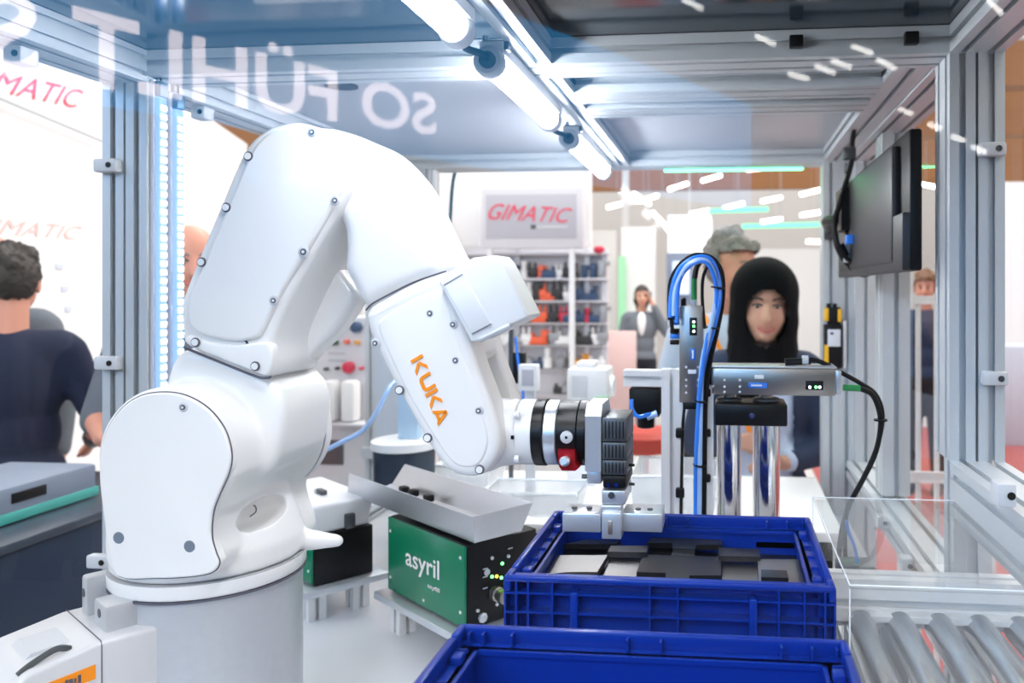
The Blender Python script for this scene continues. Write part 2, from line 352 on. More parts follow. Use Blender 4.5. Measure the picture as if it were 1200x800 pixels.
# clear panels
def pane(a, b, m=GLASS): o = ob('pane', MB().bb(a, b), m, fr); return o
pane((XLO+0.03, YF+0.046, Zr(-0.63)), (XLO+0.035, YM-0.001, ZB-0.013)); pane((XLO+0.03, YM+0.091, Zr(-0.63)), (XLO+0.035, YR-0.001, ZB-0.013))
pane((XRO-0.03, YF+0.046, Zr(-0.275)), (XRO-0.025, YM-0.001, ZB)); pane((XRO-0.03, YM+0.091, Zr(-0.51)), (XRO-0.025, 2.019, ZB))
pane((XLI+0.105, YR+0.045, Zr(-0.615)), (0.2935, YR+0.050, ZB))
pane((XLO, YF-0.008, 0.9), (XRO, YF-0.002, ZT), FGLASS)
ob('lower_panel', MB().bb((XLI+0.105, YR+0.03, 0.1), (0.2936, YR+0.05, Zr(-0.66))), ALUW, fr)
# panel clamps
def clamp(c, sz):
    mb = MB().rbox(c, sz, 0.004); o = ob('panel_clamp', mb, GPL, fr)
    h = ob('clamp_screw', MB().cyl(Vector(c)+Vector((sz[0]*0.2, -sz[1]/2-0.0015, 0)), Vector(c)+Vector((sz[0]*0.2, -sz[1]/2+0.002, 0)), 0.005, seg=12), BLK, o); return o
for px, py in ((126, 194), (127, 425), (118, 657)):
    clamp(UY(px, py, YM-0.011), (0.044, 0.018, 0.024))
clamp(UY(1162, 175, YM-0.011), (0.042, 0.018, 0.022)); clamp(UY(1165, 443, YM-0.011), (0.040, 0.018, 0.022))
q = UX(32, 66, XLI-0.02); clamp((XLI-0.03, q.y, q.z), (0.030, 0.035, 0.026))
q = UX(243, 133, XLI-0.02); clamp((XLI-0.03, q.y, q.z), (0.030, 0.035, 0.026))
for px, py in ((1046, 611), (1076, 661), (1198, 578)):
    q = UX(px, py, XRI+0.01); clamp((XRI-0.013, q.y, q.z), (0.024, 0.03, 0.03))
for px, py in ((933, 49), (1068, 45), (342, 63)):
    if px > 400: q = UY(px, py, YM-0.009); ob('slot_block', MB().rbox(q, (0.022, 0.016, 0.020), 0.002), BLK, fr)

# ================================================================ LAMPS OF THE CELL
def roof_lamp(y0, y1, label):
    x, z = -0.362, Zr(0.352); L = thing('tube_lamp', label, 'lamp', (x, (y0+y1)/2, z), 'tube lamps under the enclosure roof')
    ob('housing', MB().bb((x-0.014, y0, z+0.012), (x+0.023, y1, z+0.030)), ALUW, L)
    ob('tube', MB().cyl((x, y0+0.02, z), (x, y1-0.02, z), 0.019, seg=20), LEDW, L)
    for y, s in ((y0, 1), (y1, -1)):
        e = ob('end_cap', MB().lathe([(0, 0.020), (0.004, 0.024), (0.02, 0.024), (0.028, 0.021)], (x, y-0.004*s, z), (0, s, 0)), GPL, L)
        ob('socket_ring', MB().lathe([(0, 0.013), (0.006, 0.013)], (x, y-0.009*s, z), (0, s, 0)), DGR, e)
    mb = MB(); mb.bb((x-0.012, y0+0.004, z+0.018), (x+0.030, y0+0.020, z+0.033)); ob('bracket', mb, DGR, L)
    mb = MB().cyl((x-0.008, y0+0.012, z+0.030), (x-0.008, y0+0.012, z+0.042), 0.005, seg=8); ob('screw', mb, CHROME, L)
    return L
roof_lamp(0.62, 1.075, 'lit tube lamp beside the roof beam in front of the cross beam')
roof_lamp(1.215, 1.66, 'lit tube lamp passing under the cross beam of the roof')
roof_lamp(1.86, 2.40, 'lit tube lamp at the roof beam next to the rear beam')
for ya, yb in ((1.068, 1.208), (1.655, 1.85)):
    tag(ob('lamp_cable', MB().tube([(-0.362, ya, Zr(0.352)), (-0.366, ya+0.03, Zr(0.346)), (-0.37, (ya+yb)/2, Zr(0.348)), (-0.366, yb-0.02, Zr(0.356)), (-0.362, yb, Zr(0.356))], 0.0055), RUB),
        'short black cable linking two tube lamps %s' % ('in front of the cross beam' if ya < 1.3 else 'near the rear beam'), 'cable')
def led_strip(y, w, label):
    x = XLI+0.010; za, zb = Zr(-0.55), UY(186, 117, 1.39).z+ (0 if y < 1.39 else -0.012)
    L = thing('led_strip', label, 'lamp', (x, y, za), 'upright light strips on the enclosure post')
    ob('carrier', MB().bb((XLI+0.001, y-w/2, za), (XLI+0.007, y+w/2, zb+0.03)), GPL, L)
    ob('cover', MB().rbox((x+0.001, y, (za+zb)/2), (0.010, w*0.72, zb-za), 0.004), LEDB, L)
    ob('end_sleeve', MB().rbox((x+0.002, y, zb+0.014), (0.013, w*0.75, 0.028), 0.003), mat('steel_blue', (0.12, 0.22, 0.33), 0.4, 0.4, 0.05), L)
    n = 56; mb = MB()
    me = MB().box((0, 0, 0), (0.002, w*0.46, 0.009)).mesh('led_chip'); me.materials.append(LEDC)
    for i in range(n):
        c = bpy.data.objects.new('led_chip', me); COL.objects.link(c); c.parent = L; c.matrix_parent_inverse = Matrix.Translation(-L.location)
        c.location = (x+0.0065, y, za+0.02+(zb-za-0.04)*i/(n-1))
    ob('lead', MB().tube([(x, y, zb+0.02), (x, y+0.001, zb+0.04), (x, y, ZB)], 0.002, sub=2), RUB, L)
    return L
led_strip(1.372, 0.030, 'bright bluish light strip on the front half of the post'); led_strip(1.418, 0.030, 'bright bluish light strip on the rear half of the post')
L = thing('green_led_bar', 'green light bar fixed along the rear roof beam', 'lamp', (0.07, YR+0.1, ZB))
a = UY(772, 189, YR+0.12); b = UY(944, 195, YR+0.12)
for k in range(2):
    ob('light_tube', MB().bb((a.x+0.02*k, YR+0.095, a.z-0.016-0.020*k), (b.x-0.01*k, YR+0.11, a.z-0.004-0.020*k)), LEDG, L)
ob('housing', MB().bb((a.x, YR+0.0905, a.z-0.012), (b.x, YR+0.0945, ZB+0.03)), GPL, L)

# ================================================================ WORK TABLE
t = thing('work_table', 'grey steel work table carrying the robot and feeders', 'table', (-0.33, 1.45, 0))
ob('table_top', MB().rbox(((XLI+XRI)/2, 1.44, ZTAB-0.02), (XRI-XLI-0.01, 2.02, 0.04), 0.004), mat('table_steel', (0.72, 0.74, 0.77), 0.28, 0.15, 0.08, 5), t)
for x in (XLI+0.08, XRI-0.08):
    for y in (0.55, 2.35): ob('leg', MB().bb((x-0.03, y-0.03, 0), (x+0.03, y+0.03, ZTAB-0.04)), ALU, t)
# raised white worktop at the back
WT = Zr(-0.555)
t = thing('raised_worktop', 'white raised worktop at the rear behind the feeders', 'table', (-0.2, 2.2, ZTAB))
ob('top', MB().rbox(((-0.80+0.27)/2, 2.17, WT-0.012), (1.07, 0.56, 0.024), 0.006), WPL, t)
for x in (-0.75, 0.2):
    for y in (1.95, 2.38): ob('leg', MB().bb((x-0.02, y-0.02, ZTAB), (x+0.02, y+0.02, WT-0.024)), BLK, t)
ob('apron', MB().bb((-0.78, 1.93, ZTAB), (0.25, 1.94, WT-0.024)), BLK, t)
ob('cable_cover', MB().rbox((-0.42, 1.80, ZTAB+0.03), (0.5, 0.2, 0.06), 0.01), BLK, t)

# ================================================================ CONVEYOR
ZRL = Zr(-0.470); RR = 0.021
cv = thing('roller_conveyor', 'steel roller conveyor carrying the blue totes', 'conveyor', (0.2, 0.9, ZTAB))
me = MB().lathe([(0, 0.006), (0.012, 0.006), (0.012, RR-0.002), (0.016, RR), (0.724, RR), (0.728, RR-0.002), (0.728, 0.006), (0.74, 0.006)], (0, 0, 0), (0, 1, 0), 20).mesh('roller', 30); me.materials.append(mat('roller_steel', (0.68, 0.69, 0.70), 0.26, 0.9, 0.05, 30))
for i in range(27):
    c = bpy.data.objects.new('roller', me); COL.objects.link(c); c.parent = cv; c.matrix_parent_inverse = Matrix.Translation(-cv.location)
    c.location = (-0.25+0.056*i, 0.495, ZRL-RR)
for y0, y1 in ((0.455, 0.500), (1.232, 1.277)):
    xb = 0.355 if False else 1.22
    rail = profile('side_rail', (-0.272, (y0+y1)/2, ZRL+0.005), (xb, (y0+y1)/2, ZRL+0.005), y1-y0, 0.07, 1, 1, cv, ALUW, (0, 1, 0))
ob('wear_strip', MB().bb((0.14, 1.205, ZRL-0.012), (1.22, 1.232, ZRL-0.004)), ALUW, cv)
for x in (-0.24, 0.25):
    for y in (0.478, 1.254): ob('leg', MB().bb((x-0.02, y-0.02, ZTAB), (x+0.02, y+0.02, ZRL-0.03)), ALU, cv)
for x in (1.15,):
    for y in (0.478, 1.254): ob('leg', MB().bb((x-0.02, y-0.02, 0), (x+0.02, y+0.02, ZRL-0.03)), ALU, cv)

# ================================================================ BLUE TOTES
TX0, TX1, TY0, TY1, TH_, TZ = -0.270, 0.130, 0.970, 1.268, 0.121, Zr(-0.349)
def tote(label):
    L = thing('blue_tote', label, 'tote', ((TX0+TX1)/2, (TY0+TY1)/2, TZ-TH_), None)
    z0, z1 = TZ-TH_, TZ; w = 0.019
    mb = MB()   # shell: outer skin 14 mm inside the rim, inner cavity
    x0, x1, y0, y1 = TX0+w, TX1-w, TY0+w, TY1-w; t = 0.005
    mb.bb((x0, y0, z0), (x1, y1, z0+t))
    mb.bb((x0, y0, z0), (x1, y0+t, z1-0.006)); mb.bb((x0, y1-t, z0), (x1, y1, z1-0.016)); mb.bb((x0, y0, z0), (x0+t, y1, z1-0.016)); mb.bb((x1-t, y0, z0), (x1, y1, z1-0.016))
    ob('shell', mb, BLUE, L, None)
    # rim: outer lip standing proud of an inner ledge, corners cut away
    mb = MB(); lip = 0.009
    mb.rbox(((TX0+TX1)/2, TY0+lip/2, z1-0.004), (TX1-TX0, lip, 0.008), 0.003); mb.rbox(((TX0+TX1)/2, TY1-lip/2, z1-0.010), (TX1-TX0, lip, 0.020), 0.003)
    for x in (TX0+lip/2, TX1-lip/2):
        mb.rbox((x, (TY0+TY1)/2, z1-0.010), (lip, TY1-TY0-0.07, 0.020), 0.003)
        for y in (TY0+0.016, TY1-0.016): mb.rbox((x, y, z1-0.010), (lip, 0.030, 0.020), 0.003)
        mb.rbox((x, (TY0+TY1)/2, z1-0.0165), (lip*0.9, TY1-TY0-0.01, 0.007), 0.001)
    ob('lip', mb, BLUE, L, 30)
    mb = MB(); iz = z1-0.016
    mb.bb((TX0+0.005, TY0+0.005, iz-0.005), (TX1-0.005, TY0+w+t+0.004, iz)) if False else None; mb.bb((TX0+0.009, TY0+0.006, z1-0.008), (TX1-0.009, TY0+w+t, z1-0.004)); mb.bb((TX0+0.005, TY1-w-t-0.004, iz-0.005), (TX1-0.005, TY1-0.005, iz))
    mb.bb((TX0+0.005, TY0+w, iz-0.005), (TX0+w+t+0.004, TY1-w, iz)); mb.bb((TX1-w-t-0.004, TY0+w, iz-0.005), (TX1-0.005, TY1-w, iz))
    ob('ledge', mb, BLUE, L, None)
    mb = MB()
    for x in (TX0+0.016, TX1-0.016):
        for y in (TY0+0.055, TY1-0.055): mb.rbox((x, y, z1-0.013), (0.012, 0.016, 0.010), 0.002)
    ob('stop_tab', mb, BLUE, L)
    # ribs of the four sides
    def rib(a, b): ob('rib', MB().bb(a, b), BLUE, L, None)
    for yy0, yy1 in ((TY0+0.001, TY0+w), (TY1-w, TY1-0.001)):
        for f in (0.035, 0.072, 0.147, 0.445, 0.53, 0.83, 0.905, 0.965, 0.0, 0.9935):
            x = TX0+(TX1-TX0)*f; rib((x, yy0, z0+0.006), (x+0.0024, yy1, z1-0.004))
        for zf in (0.0225, 0.046): rib((TX0+0.001, yy0+0.001, z1-zf), (TX1-0.001, yy1, z1-zf+0.0026))
        for f in (0.205, 0.745):
            x = TX0+(TX1-TX0)*f; ob('pillar', MB().rbox((x+0.005, (yy0+yy1)/2-0.0005, (z0+z1)/2-0.006), (0.0095, w+0.001, TH_-0.024), 0.002), BLUE, L)
    for xx0, xx1 in ((TX0+0.001, TX0+w), (TX1-w, TX1-0.001)):
        for f in (0.06, 0.12, 0.35, 0.5, 0.65, 0.88, 0.94):
            y = TY0+(TY1-TY0)*f; rib((xx0, y, z0+0.008), (xx1, y+0.0026, z1-0.012))
        for zf in (0.0225, 0.046): rib((xx0+0.001, TY0+0.001, z1-zf), (xx1, TY1-0.001, z1-zf+0.0026))
    for f in (0.06, 0.94):
        x = TX0+(TX1-TX0)*f; ob('drain_ring', MB().lathe([(0, 0.009), (0.012, 0.009)], (x, TY0+0.002, z0+0.022), (0, 1, 0), 16), BLUE, L)
    return L
t1 = tote('blue ribbed plastic tote full of dark plates under the gripper')
t2 = dup(t1, (-0.008, -0.438, -0.0005), 'blue ribbed plastic tote standing in front of the tote with plates')
# plates lying interlocked inside the tote
def UP(px, py, z): q = UZ(px, py, z); return (q.x, q.y)
PZ = Zr(-0.386)
def plate(px, z, h, m, label, grp='interlocking plates in the blue tote'):
    pts = [UP(x, y, z) for x, y in px]
    pts = [(min(max(x, TX0+0.026), TX1-0.026), min(max(y, TY0+0.026), TY1-0.026)) for x, y in pts]
    mb = MB().prism(pts, lambda u, v, t: (u, v, t), z-h, z); tag(ob('interlocking_plate', mb, m, None, None), label, 'plate', grp)
_unused = 0
B_, S_ = 'flat black interlocking plate inside the blue tote', 'bright silver plate inside the blue tote'
plate([(660, 637), (690, 626), (730, 627), (722, 637)], PZ, 0.008, PLATEB, 'small black plate in the tote under the left gripper bar')
plate([(634, 673), (650, 650), (712, 650), (700, 670), (664, 670)], PZ, 0.008, PLATES, 'bright silver plate in the tote corner near the feeder')
plate([(712, 646), (716, 639), (760, 639), (758, 647)], PZ+0.006, 0.008, PLATEB, 'narrow raised black plate next to the gripper finger')
plate([(707, 674), (716, 655), (752, 655), (745, 676)], PZ-0.006, 0.006, PLATES, 'worn silver plate between two black plates in the tote')
plate([(746, 670), (754, 649), (845, 652), (845, 674), (808, 674), (808, 680), (780, 680), (780, 671)], PZ, 0.008, PLATEB, 'large notched black plate in the middle of the tote')
plate([(758, 636), (764, 626), (846, 628), (846, 638), (816, 638), (814, 643), (788, 642), (788, 636)], PZ+0.006, 0.008, PLATEB, 'wide stepped black plate at the rear tote wall')
plate([(787, 650), (789, 643), (814, 643), (814, 651)], PZ-0.001, 0.008, PLATES, 'small silver plate between the two large black plates')
plate([(760, 648), (764, 639), (786, 640), (786, 649)], PZ-0.008, 0.006, PLATEB, 'sunken black plate beside the stepped plate at the rear wall')
plate([(842, 651), (842, 641), (890, 643), (891, 652)], PZ+0.006, 0.008, PLATEB, 'narrow raised black plate in front of the rear tote wall')
plate([(846, 680), (847, 655), (887, 656), (888, 682)], PZ-0.008, 0.006, PLATES, 'worn silver plate beside the bright silver end plate in the tote')
plate([(886, 633), (886, 622), (930, 624), (932, 636)], PZ+0.004, 0.008, PLATEB, 'black plate with a screw head on it at the far tote corner')
plate([(889, 683), (888, 655), (936, 655), (945, 684)], PZ, 0.008, PLATES, 'wide bright silver plate at the tote end')
plate([(892, 676), (892, 667), (922, 668), (924, 677)], PZ+0.008, 0.0079, PLATEB, 'small black plate lying on the wide silver end plate')
tag(ob('plate_carrier', MB().bb((TX0+0.026, TY0+0.026, TZ-TH_+0.0055), (TX1-0.026, TY1-0.026, PZ-0.0145)), BLKM), 'black carrier board under the plates in the tote', 'board')
for px, py, k in ((700, 629, 0.0001), (911, 628, 0.0041)):
    q = UZ(px, py, PZ); L = tag(ob('cap_screw', MB().lathe([(0, 0.005), (0.003, 0.005), (0.005, 0.003)], (q.x, q.y, PZ+k), (0, 0, 1), 14), CHROME), 'steel screw head on a black plate %s' % ('under the gripper bar' if px < 800 else 'far from the gripper'), 'screw')
# ================================================================ ROBOT
AX, AY = -0.757, 1.13; A2X, A2Z = -0.735, Zr(-0.223); ZS = Zr(-0.412)
rb = thing('industrial_robot', 'white six axis robot with orange lettering on grey base', 'robot', (AX, AY, ZTAB))
ob('base', MB().lathe([(0, 0.130), (0.02, 0.130), (0.022, 0.1255), (ZS-ZTAB-0.004, 0.1255)], (AX, AY, ZTAB), (0, 0, 1), 48), ALUG, rb)
ob('base_seam', MB().lathe([(0, 0.1302), (0.003, 0.1302)], (AX, AY, ZS-0.004), (0, 0, 1), 48), SEAM, rb)
ob('turntable_ring', MB().lathe([(0, 0.1285), (0.003, 0.1305), (0.018, 0.1305), (0.020, 0.130)], (AX, AY, ZS), (0, 0, 1), 56), WHITE, rb)
ob('ring_seam', MB().lathe([(0, 0.1302), (0.0015, 0.1302)], (AX, AY, ZS+0.0195), (0, 0, 1), 56), mat('pale_seam', (0.42, 0.43, 0.45), 0.5, 0, 0.02), rb)
# rotating column: cast body of lying drum, waist and flared foot
CF, CB = 0.992, 1.272
mb = MB()
mb.lathe([(0, 0.078), (0.004, 0.090), (0.012, 0.0955), (CB-CF-0.012, 0.100), (CB-CF-0.004, 0.095), (CB-CF, 0.085)], (A2X, CF, A2Z), (0, 1, 0), 48)
mb.lathe([(0, 0.128), (0.03, 0.128), (0.06, 0.118), (0.10, 0.105), (0.15, 0.085)], (AX, AY, ZS+0.021), (0, 0, 1), 48)
# front apron under the drum, following the keyhole outline of the cover
apr = P2([(116, 545), (118, 600), (124, 670), (180, 680), (235, 676), (254, 660), (248, 625), (252, 590), (270, 545), (190, 500)], CF+0.004)
mb.puff(apr, CF+0.004, 0.12, 0.012)
rear = [(AX-0.10, ZS+0.02), (AX+0.09, ZS+0.02), (AX+0.085, ZS+0.10), (AX+0.085, A2Z), (AX-0.09, A2Z)]
mb.puff(rear, 1.16, 0.10, 0.02)
# neck rising to the link arm flange
nk = P2([(217, 408), (312, 444), (330, 500), (300, 560), (190, 520), (188, 455)], 1.062)
mb.puff(nk, 1.065, 0.145, 0.014)
# spout like stop on the foot
q = UY(362, 655, 1.20); mb.cap((AX+0.09, 1.17, ZS+0.035), 0.022, (AX+0.165, 1.19, ZS+0.028), 0.010)
pkc = MB().ell(UY(305, 602, 1.10), (0.034, 0.05, 0.022), Matrix.Rotation(-0.55, 3, 'Y'), 24, 16)
ob('column', fuse('column', mb, 0.0035, 10, 0.5, pkc), WHITE, rb)
cover = [(190, 460), (216, 464), (242, 479), (261, 503), (269, 530), (267, 552), (256, 578), (248, 600), (246, 628), (251, 648), (255, 660), (247, 671), (222, 676), (180, 678), (137, 675), (126, 640), (120, 600), (116, 560), (117, 530), (125, 502), (142, 478), (164, 464)]
cv_ = P2(cover, CF-0.003)
ob('motor_cover', MB().puff(cv_, CF-0.003, 0.02, 0.003, sub=4), WHITE, rb)
cl = closed(cv_, 4); cl = [Vector((x, CF+0.0012, z)) for x, z in cl]
ob('cover_seam', MB().tube([p+(p-Vector((A2X, CF, A2Z-0.05))).normalized()*0.0006 for p in cl+cl[:1]], 0.0010, 6, 0), SEAM, rb)
ob('drum_ring', MB().lathe([(0, 0.1005), (0.002, 0.1012), (0.004, 0.1005)], (A2X, 1.235, A2Z), (0, 1, 0), 56), mat('pale_seam', (0.5, 0.51, 0.53), 0.5, 0, 0.02), rb)
def bolt(px, py, Y, r=0.0062, dark=False):
    c = UY(px, py, Y); b = ob('bolt', MB().lathe([(0, r*1.12), (0.0008, r*1.12), (0.0012, r*0.9), (0.0018, r*0.85)], c+Vector((0, 0.0006, 0)), (0, -1, 0), 18), SEAM if dark else GPL, rb)
    ob('bolt_socket', MB().lathe([(0, r*(0.8 if dark else 0.6)), (0.0012, r*(0.8 if dark else 0.6))], c+Vector((0, -0.0010, 0)), (0, -1, 0), 12), WPL if dark else SEAM, b)
    if not dark: ob('bolt_head', MB().lathe([(0, r*0.30), (0.0008, r*0.30)], c+Vector((0, -0.0020, 0)), (0, -1, 0), 8), WPL, b)
bolt(215, 477, CF-0.003, 0.0058)
for px, py in ((139, 630), (222, 640)):
    c = UY(px, py, CF-0.003); ob('plug_hole', MB().lathe([(0, 0.0078), (0.0008, 0.0070)], c, (0, -1, 0), 18), mat('hole_shadow_grey', (0.16, 0.2, 0.26), 0.6, 0, 0.05), rb)
# pocket behind the cover
ob('pocket_wire', MB().tube([UY(289, 593, 1.118), UY(298, 592, 1.118), UY(300, 599, 1.118), UY(293, 605, 1.118)], 0.0009, 6), SEAM, rb)

# link arm
LF = 1.050
link = [(217, 405), (211, 385), (210, 356), (214, 342), (229, 304), (256, 240), (281, 182), (298, 159), (319, 147), (344, 142), (368, 147), (396, 160), (411, 182), (412, 212), (399, 240), (369, 292), (340, 347), (320, 395), (319, 428), (313, 441), (298, 437), (255, 421)]
ob('link_arm', MB().puff(P2(link, LF+0.004), LF+0.004, 0.150, 0.012, 0.03, sub=5), WHITE, rb)
lcov = [(219, 372), (221, 350), (240, 304), (266, 242), (290, 185), (305, 162), (322, 152), (344, 148), (364, 152), (388, 165), (401, 184), (403, 209), (391, 237), (361, 290), (328, 345), (309, 384), (299, 396), (272, 400), (240, 394), (224, 385)]
ob('link_cover', MB().puff(P2(lcov, LF-0.004), LF-0.004, 0.02, 0.006, sub=5), WHITE, rb)
fl = [(218, 403), (221, 393), (240, 399), (272, 404), (300, 401), (314, 402), (318, 412), (318, 428), (312, 440), (296, 435), (255, 419)]
ob('link_flange', MB().puff(P2(fl, LF-0.002), LF-0.002, 0.02, 0.004, sub=4), WHITE, rb)
ob('flange_seam', MB().tube([UY(216, 407, LF+0.006), UY(255, 423, LF+0.006), UY(298, 440, LF+0.006), UY(312, 443, LF+0.006), UY(318, 441, LF+0.006)], 0.0018, 6), SEAM, rb)
for px, py, dk in ((291, 183, 1), (265, 243, 1), (236, 307, 1), (366, 155, 0), (393, 235, 0), (356, 295, 0), (321, 352, 0), (229, 401, 1), (299, 429, 1)):
    bolt(px, py, LF-0.004, 0.0060 if (px, py) != (356, 295) else 0.0072, bool(dk))
# recess web on the side of the link arm
pk = [(372, 292), (392, 311), (412, 337), (417, 350), (405, 371), (390, 391), (368, 412), (352, 428), (325, 436), (310, 410), (330, 340)]
ob('side_web', MB().puff(P2(pk, 1.150), 1.150, 0.05, 0.012, sub=3), WHITE, rb)
# elbow housing
EF = 1.075
elb = [(352, 160), (368, 148), (384, 148), (410, 155), (432, 166), (454, 187), (470, 207), (482, 228), (497, 262), (511, 291), (523, 316), (500, 326), (470, 338), (448, 350), (430, 361), (419, 350), (411, 334), (401, 314), (402, 290), (398, 260), (370, 230), (350, 200)]
ob('elbow_housing', fuse('elbow_housing', MB().puff(P2(elb, EF), EF-0.004, 0.15, 0.02, 0.02, K=4, sub=4), 0.004, 22, 0.5), WHITE, rb)
ob('elbow_lug', MB().cap(UY(470, 212, 1.12), 0.012, UY(484, 236, 1.10), 0.008), WHITE, rb)
# forearm: closed shell near the elbow, fork towards the wrist
FF = 1.056
fore = [(430, 362), (452, 348), (482, 332), (524, 318), (539, 352), (551, 402), (560, 432), (573, 466), (585, 506), (584, 534), (566, 556), (542, 559), (521, 549), (500, 520), (468, 464), (438, 406), (428, 378)]
foreF = P2(fore, FF)
ob('forearm_cover', MB().puff(foreF, FF, 0.056, 0.014, 0.004, sub=5), WHITE, rb)
up_ = P2([(430, 362), (452, 348), (482, 332), (524, 318), (539, 352), (551, 402), (552, 424), (520, 436), (480, 446), (460, 446), (438, 406), (428, 378)], FF)
ob('forearm_shell', MB().puff(up_, FF+0.010, 0.150, 0.02, 0.03, sub=4), WHITE, rb)
ob('forearm_fork', MB().puff(foreF, FF+0.108, 0.046, 0.006, 0.012, sub=4), WHITE, rb)
inn = [(448, 372), (480, 352), (514, 340), (526, 362), (540, 408), (556, 452), (568, 494), (572, 520), (562, 543), (544, 548), (528, 540), (508, 512), (478, 462), (452, 408), (443, 384)]
ob('forearm_panel', MB().puff(P2(inn, FF-0.002), FF-0.002, 0.01, 0.004, sub=4), WHITE, rb)
ob('forearm_seam', MB().tube([UY(429, 363, 1.066), UY(436, 356, 1.058), UY(452, 347, 1.056), UY(482, 332, 1.056), UY(512, 321, 1.060), UY(523, 318, 1.066)], 0.0012, 6), SEAM, rb)
for px, py, dk in ((440, 402, 0), (504, 367, 0), (531, 380, 0), (534, 422, 0), (468, 457, 1), (501, 513, 1), (561, 481, 0), (562, 550, 1)):
    bolt(px, py, FF-0.001, 0.0058, bool(dk))
# lettering on the forearm, drawn as strokes
org = UY(481.0, 422.5, FF-0.003); e_u = UY(514.5, 500.5, FF-0.003)-org; e_v = UY(494.5, 414.5, FF-0.003)-org
def letter(strokes, u0, du):
    mb = MB(); h = 0.16
    for pl in strokes:
        P = [org+e_u*(u0+a*du)+e_v*b for a, b in pl]; n = Vector((0, 0.0006, 0)); m = len(P)
        mb.add([p-n for p in P]+[p+n for p in P], [tuple(range(m))]+[tuple(range(m, 2*m))[::-1]]+[(i, m+i, m+(i+1) % m, (i+1) % m) for i in range(m)])
    o = ob('letter', mb, ORANGE, rb, None); o['label'] = 'orange printed letter'
Kst = [[(0, 0), (0.20, 0), (0.20, 1), (0, 1)], [(0.30, 0.55), (0.72, 1), (1.0, 1), (0.52, 0.50)], [(0.30, 0.45), (0.52, 0.50), (1.0, 0), (0.72, 0)]]
Ust = [[(0, 0.3), (0.2, 0.35), (0.2, 1), (0, 1)], [(0.8, 0.35), (1, 0.3), (1, 1), (0.8, 1)], [(0, 0.3), (0.08, 0.1), (0.25, 0), (0.75, 0), (0.92, 0.1), (1, 0.3), (0.8, 0.35), (0.72, 0.24), (0.28, 0.24), (0.2, 0.35)]]
Ast = [[(0, 0), (0.22, 0), (0.56, 0.86), (0.40, 1)], [(0.78, 0), (1, 0), (0.60, 1), (0.40, 1), (0.47, 0.80)], [(0.25, 0.12), (0.75, 0.12), (0.70, 0.34), (0.34, 0.34)]]
for st, u0 in ((Kst, 0.0), (Ust, 0.265), (Kst, 0.51), (Ast, 0.755)): letter(st, u0, 0.225)
# electronics box on the forearm
bx = [(514, 331), (524, 319), (554, 302), (580, 299), (587, 306), (619, 369), (617, 373), (560, 400), (551, 400)]
ob('valve_box', MB().puff(P2(bx, 1.040), 1.040, 0.075, 0.004, sub=1), WPL, rb)
ob('valve_box_lid', MB().puff(P2([(520, 334), (543, 321), (576, 380), (553, 392)], 1.038), 1.038, 0.01, 0.001, sub=1), mat('valve_lid_white', (0.80, 0.82, 0.85), 0.45, 0, 0.02), rb)
for a, b in (((520, 334), (542, 321)), ((553, 391), (576, 379))):
    ob('lid_groove', MB().tube([UY(*a, 1.0375), UY(*b, 1.0375)], 0.0005, 6), SEAM, rb)
ob('box_lip', MB().tube([UY(562, 398, 1.042), UY(598, 381, 1.042)], 0.004, 8), GPL, rb)
# wrist
WZ = UY(650, 506, 1.13).z; WY = 1.13
def wx(px): return UY(px, 506, WY-0.04).x
mb = MB(); mb.cyl((wx(556), WY-0.020, WZ-0.004), (wx(556), WY+0.032, WZ-0.004), 0.053, seg=32); mb.cyl((wx(556), WY, WZ-0.002), (wx(604), WY, WZ), 0.050, 0.046, seg=32)
mb.ell((wx(560), WY, WZ-0.002), (0.054, 0.045, 0.052))
ob('wrist', fuse('wrist', mb, 0.0035, 8), WHITE, rb)
def disc(name, pa, pb, r, m, parent=rb, bev=0.0015):
    a, b = wx(pa), wx(pb); return ob(name, MB().lathe([(0, r-bev), (bev, r), (b-a-bev, r), (b-a, r-bev)], (a, WY, WZ), (1, 0, 0), 40), m, parent)
disc('wrist_flange', 603, 624, 0.046, WHITE)
for s in (-1, 1): ob('flange_screw', MB().cyl((wx(604), WY-0.043, WZ+0.030*s), (wx(609), WY-0.043, WZ+0.030*s), 0.005, seg=10), WPL, rb)
ob('flange_mark', MB().box((wx(602), WY-0.047, WZ), (0.004, 0.002, 0.005)), BLK, rb)

# ================================================================ GRIPPER
gr = thing('robot_gripper', 'black and silver parallel gripper hanging from the robot wrist', 'gripper', (wx(720), WY, Zr(-0.35)))
disc('adapter_ring', 621.5, 635.5, 0.0470, BLKM, gr); disc('flange_ring', 635.8, 651, 0.0455, MILL, gr)
disc('changer_body', 651.3, 675, 0.0455, BLKM, gr, 0.001); disc('changer_plate', 675.3, 686, 0.0455, BLKM, gr, 0.001)
c = UY(664, 512, WY-0.046); ob('piston_cap', MB().lathe([(0, 0.0085), (0.004, 0.0085), (0.005, 0.007)], c+Vector((0, 0.002, 0)), (0, -1, 0), 20), GPL, gr)
ob('piston_dot', MB().lathe([(0, 0.002), (0.0006, 0.002)], c+Vector((0, -0.0031, 0)), (0, -1, 0), 10), BLK, gr)
a = UY(654, 526, WY-0.048); b = UY(679, 551, WY-0.048)
o = ob('red_lever', MB().prism([(a.x, a.z), (b.x-0.006, a.z), (b.x-0.005, b.z+0.010), (b.x, b.z+0.004), (b.x-0.005, b.z), (a.x+0.006, b.z), (a.x+0.002, b.z+0.006)], lambda u, v, w: (u, w, v), WY-0.052, WY-0.020), RED, gr); o['label'] = 'red locking lever'
c = UY(663, 540, WY-0.052); ob('lock_pin', MB().lathe([(0, 0.0068), (0.010, 0.0068), (0.013, 0.004)], c, (0, -1, 0.15), 16), MILL, gr)
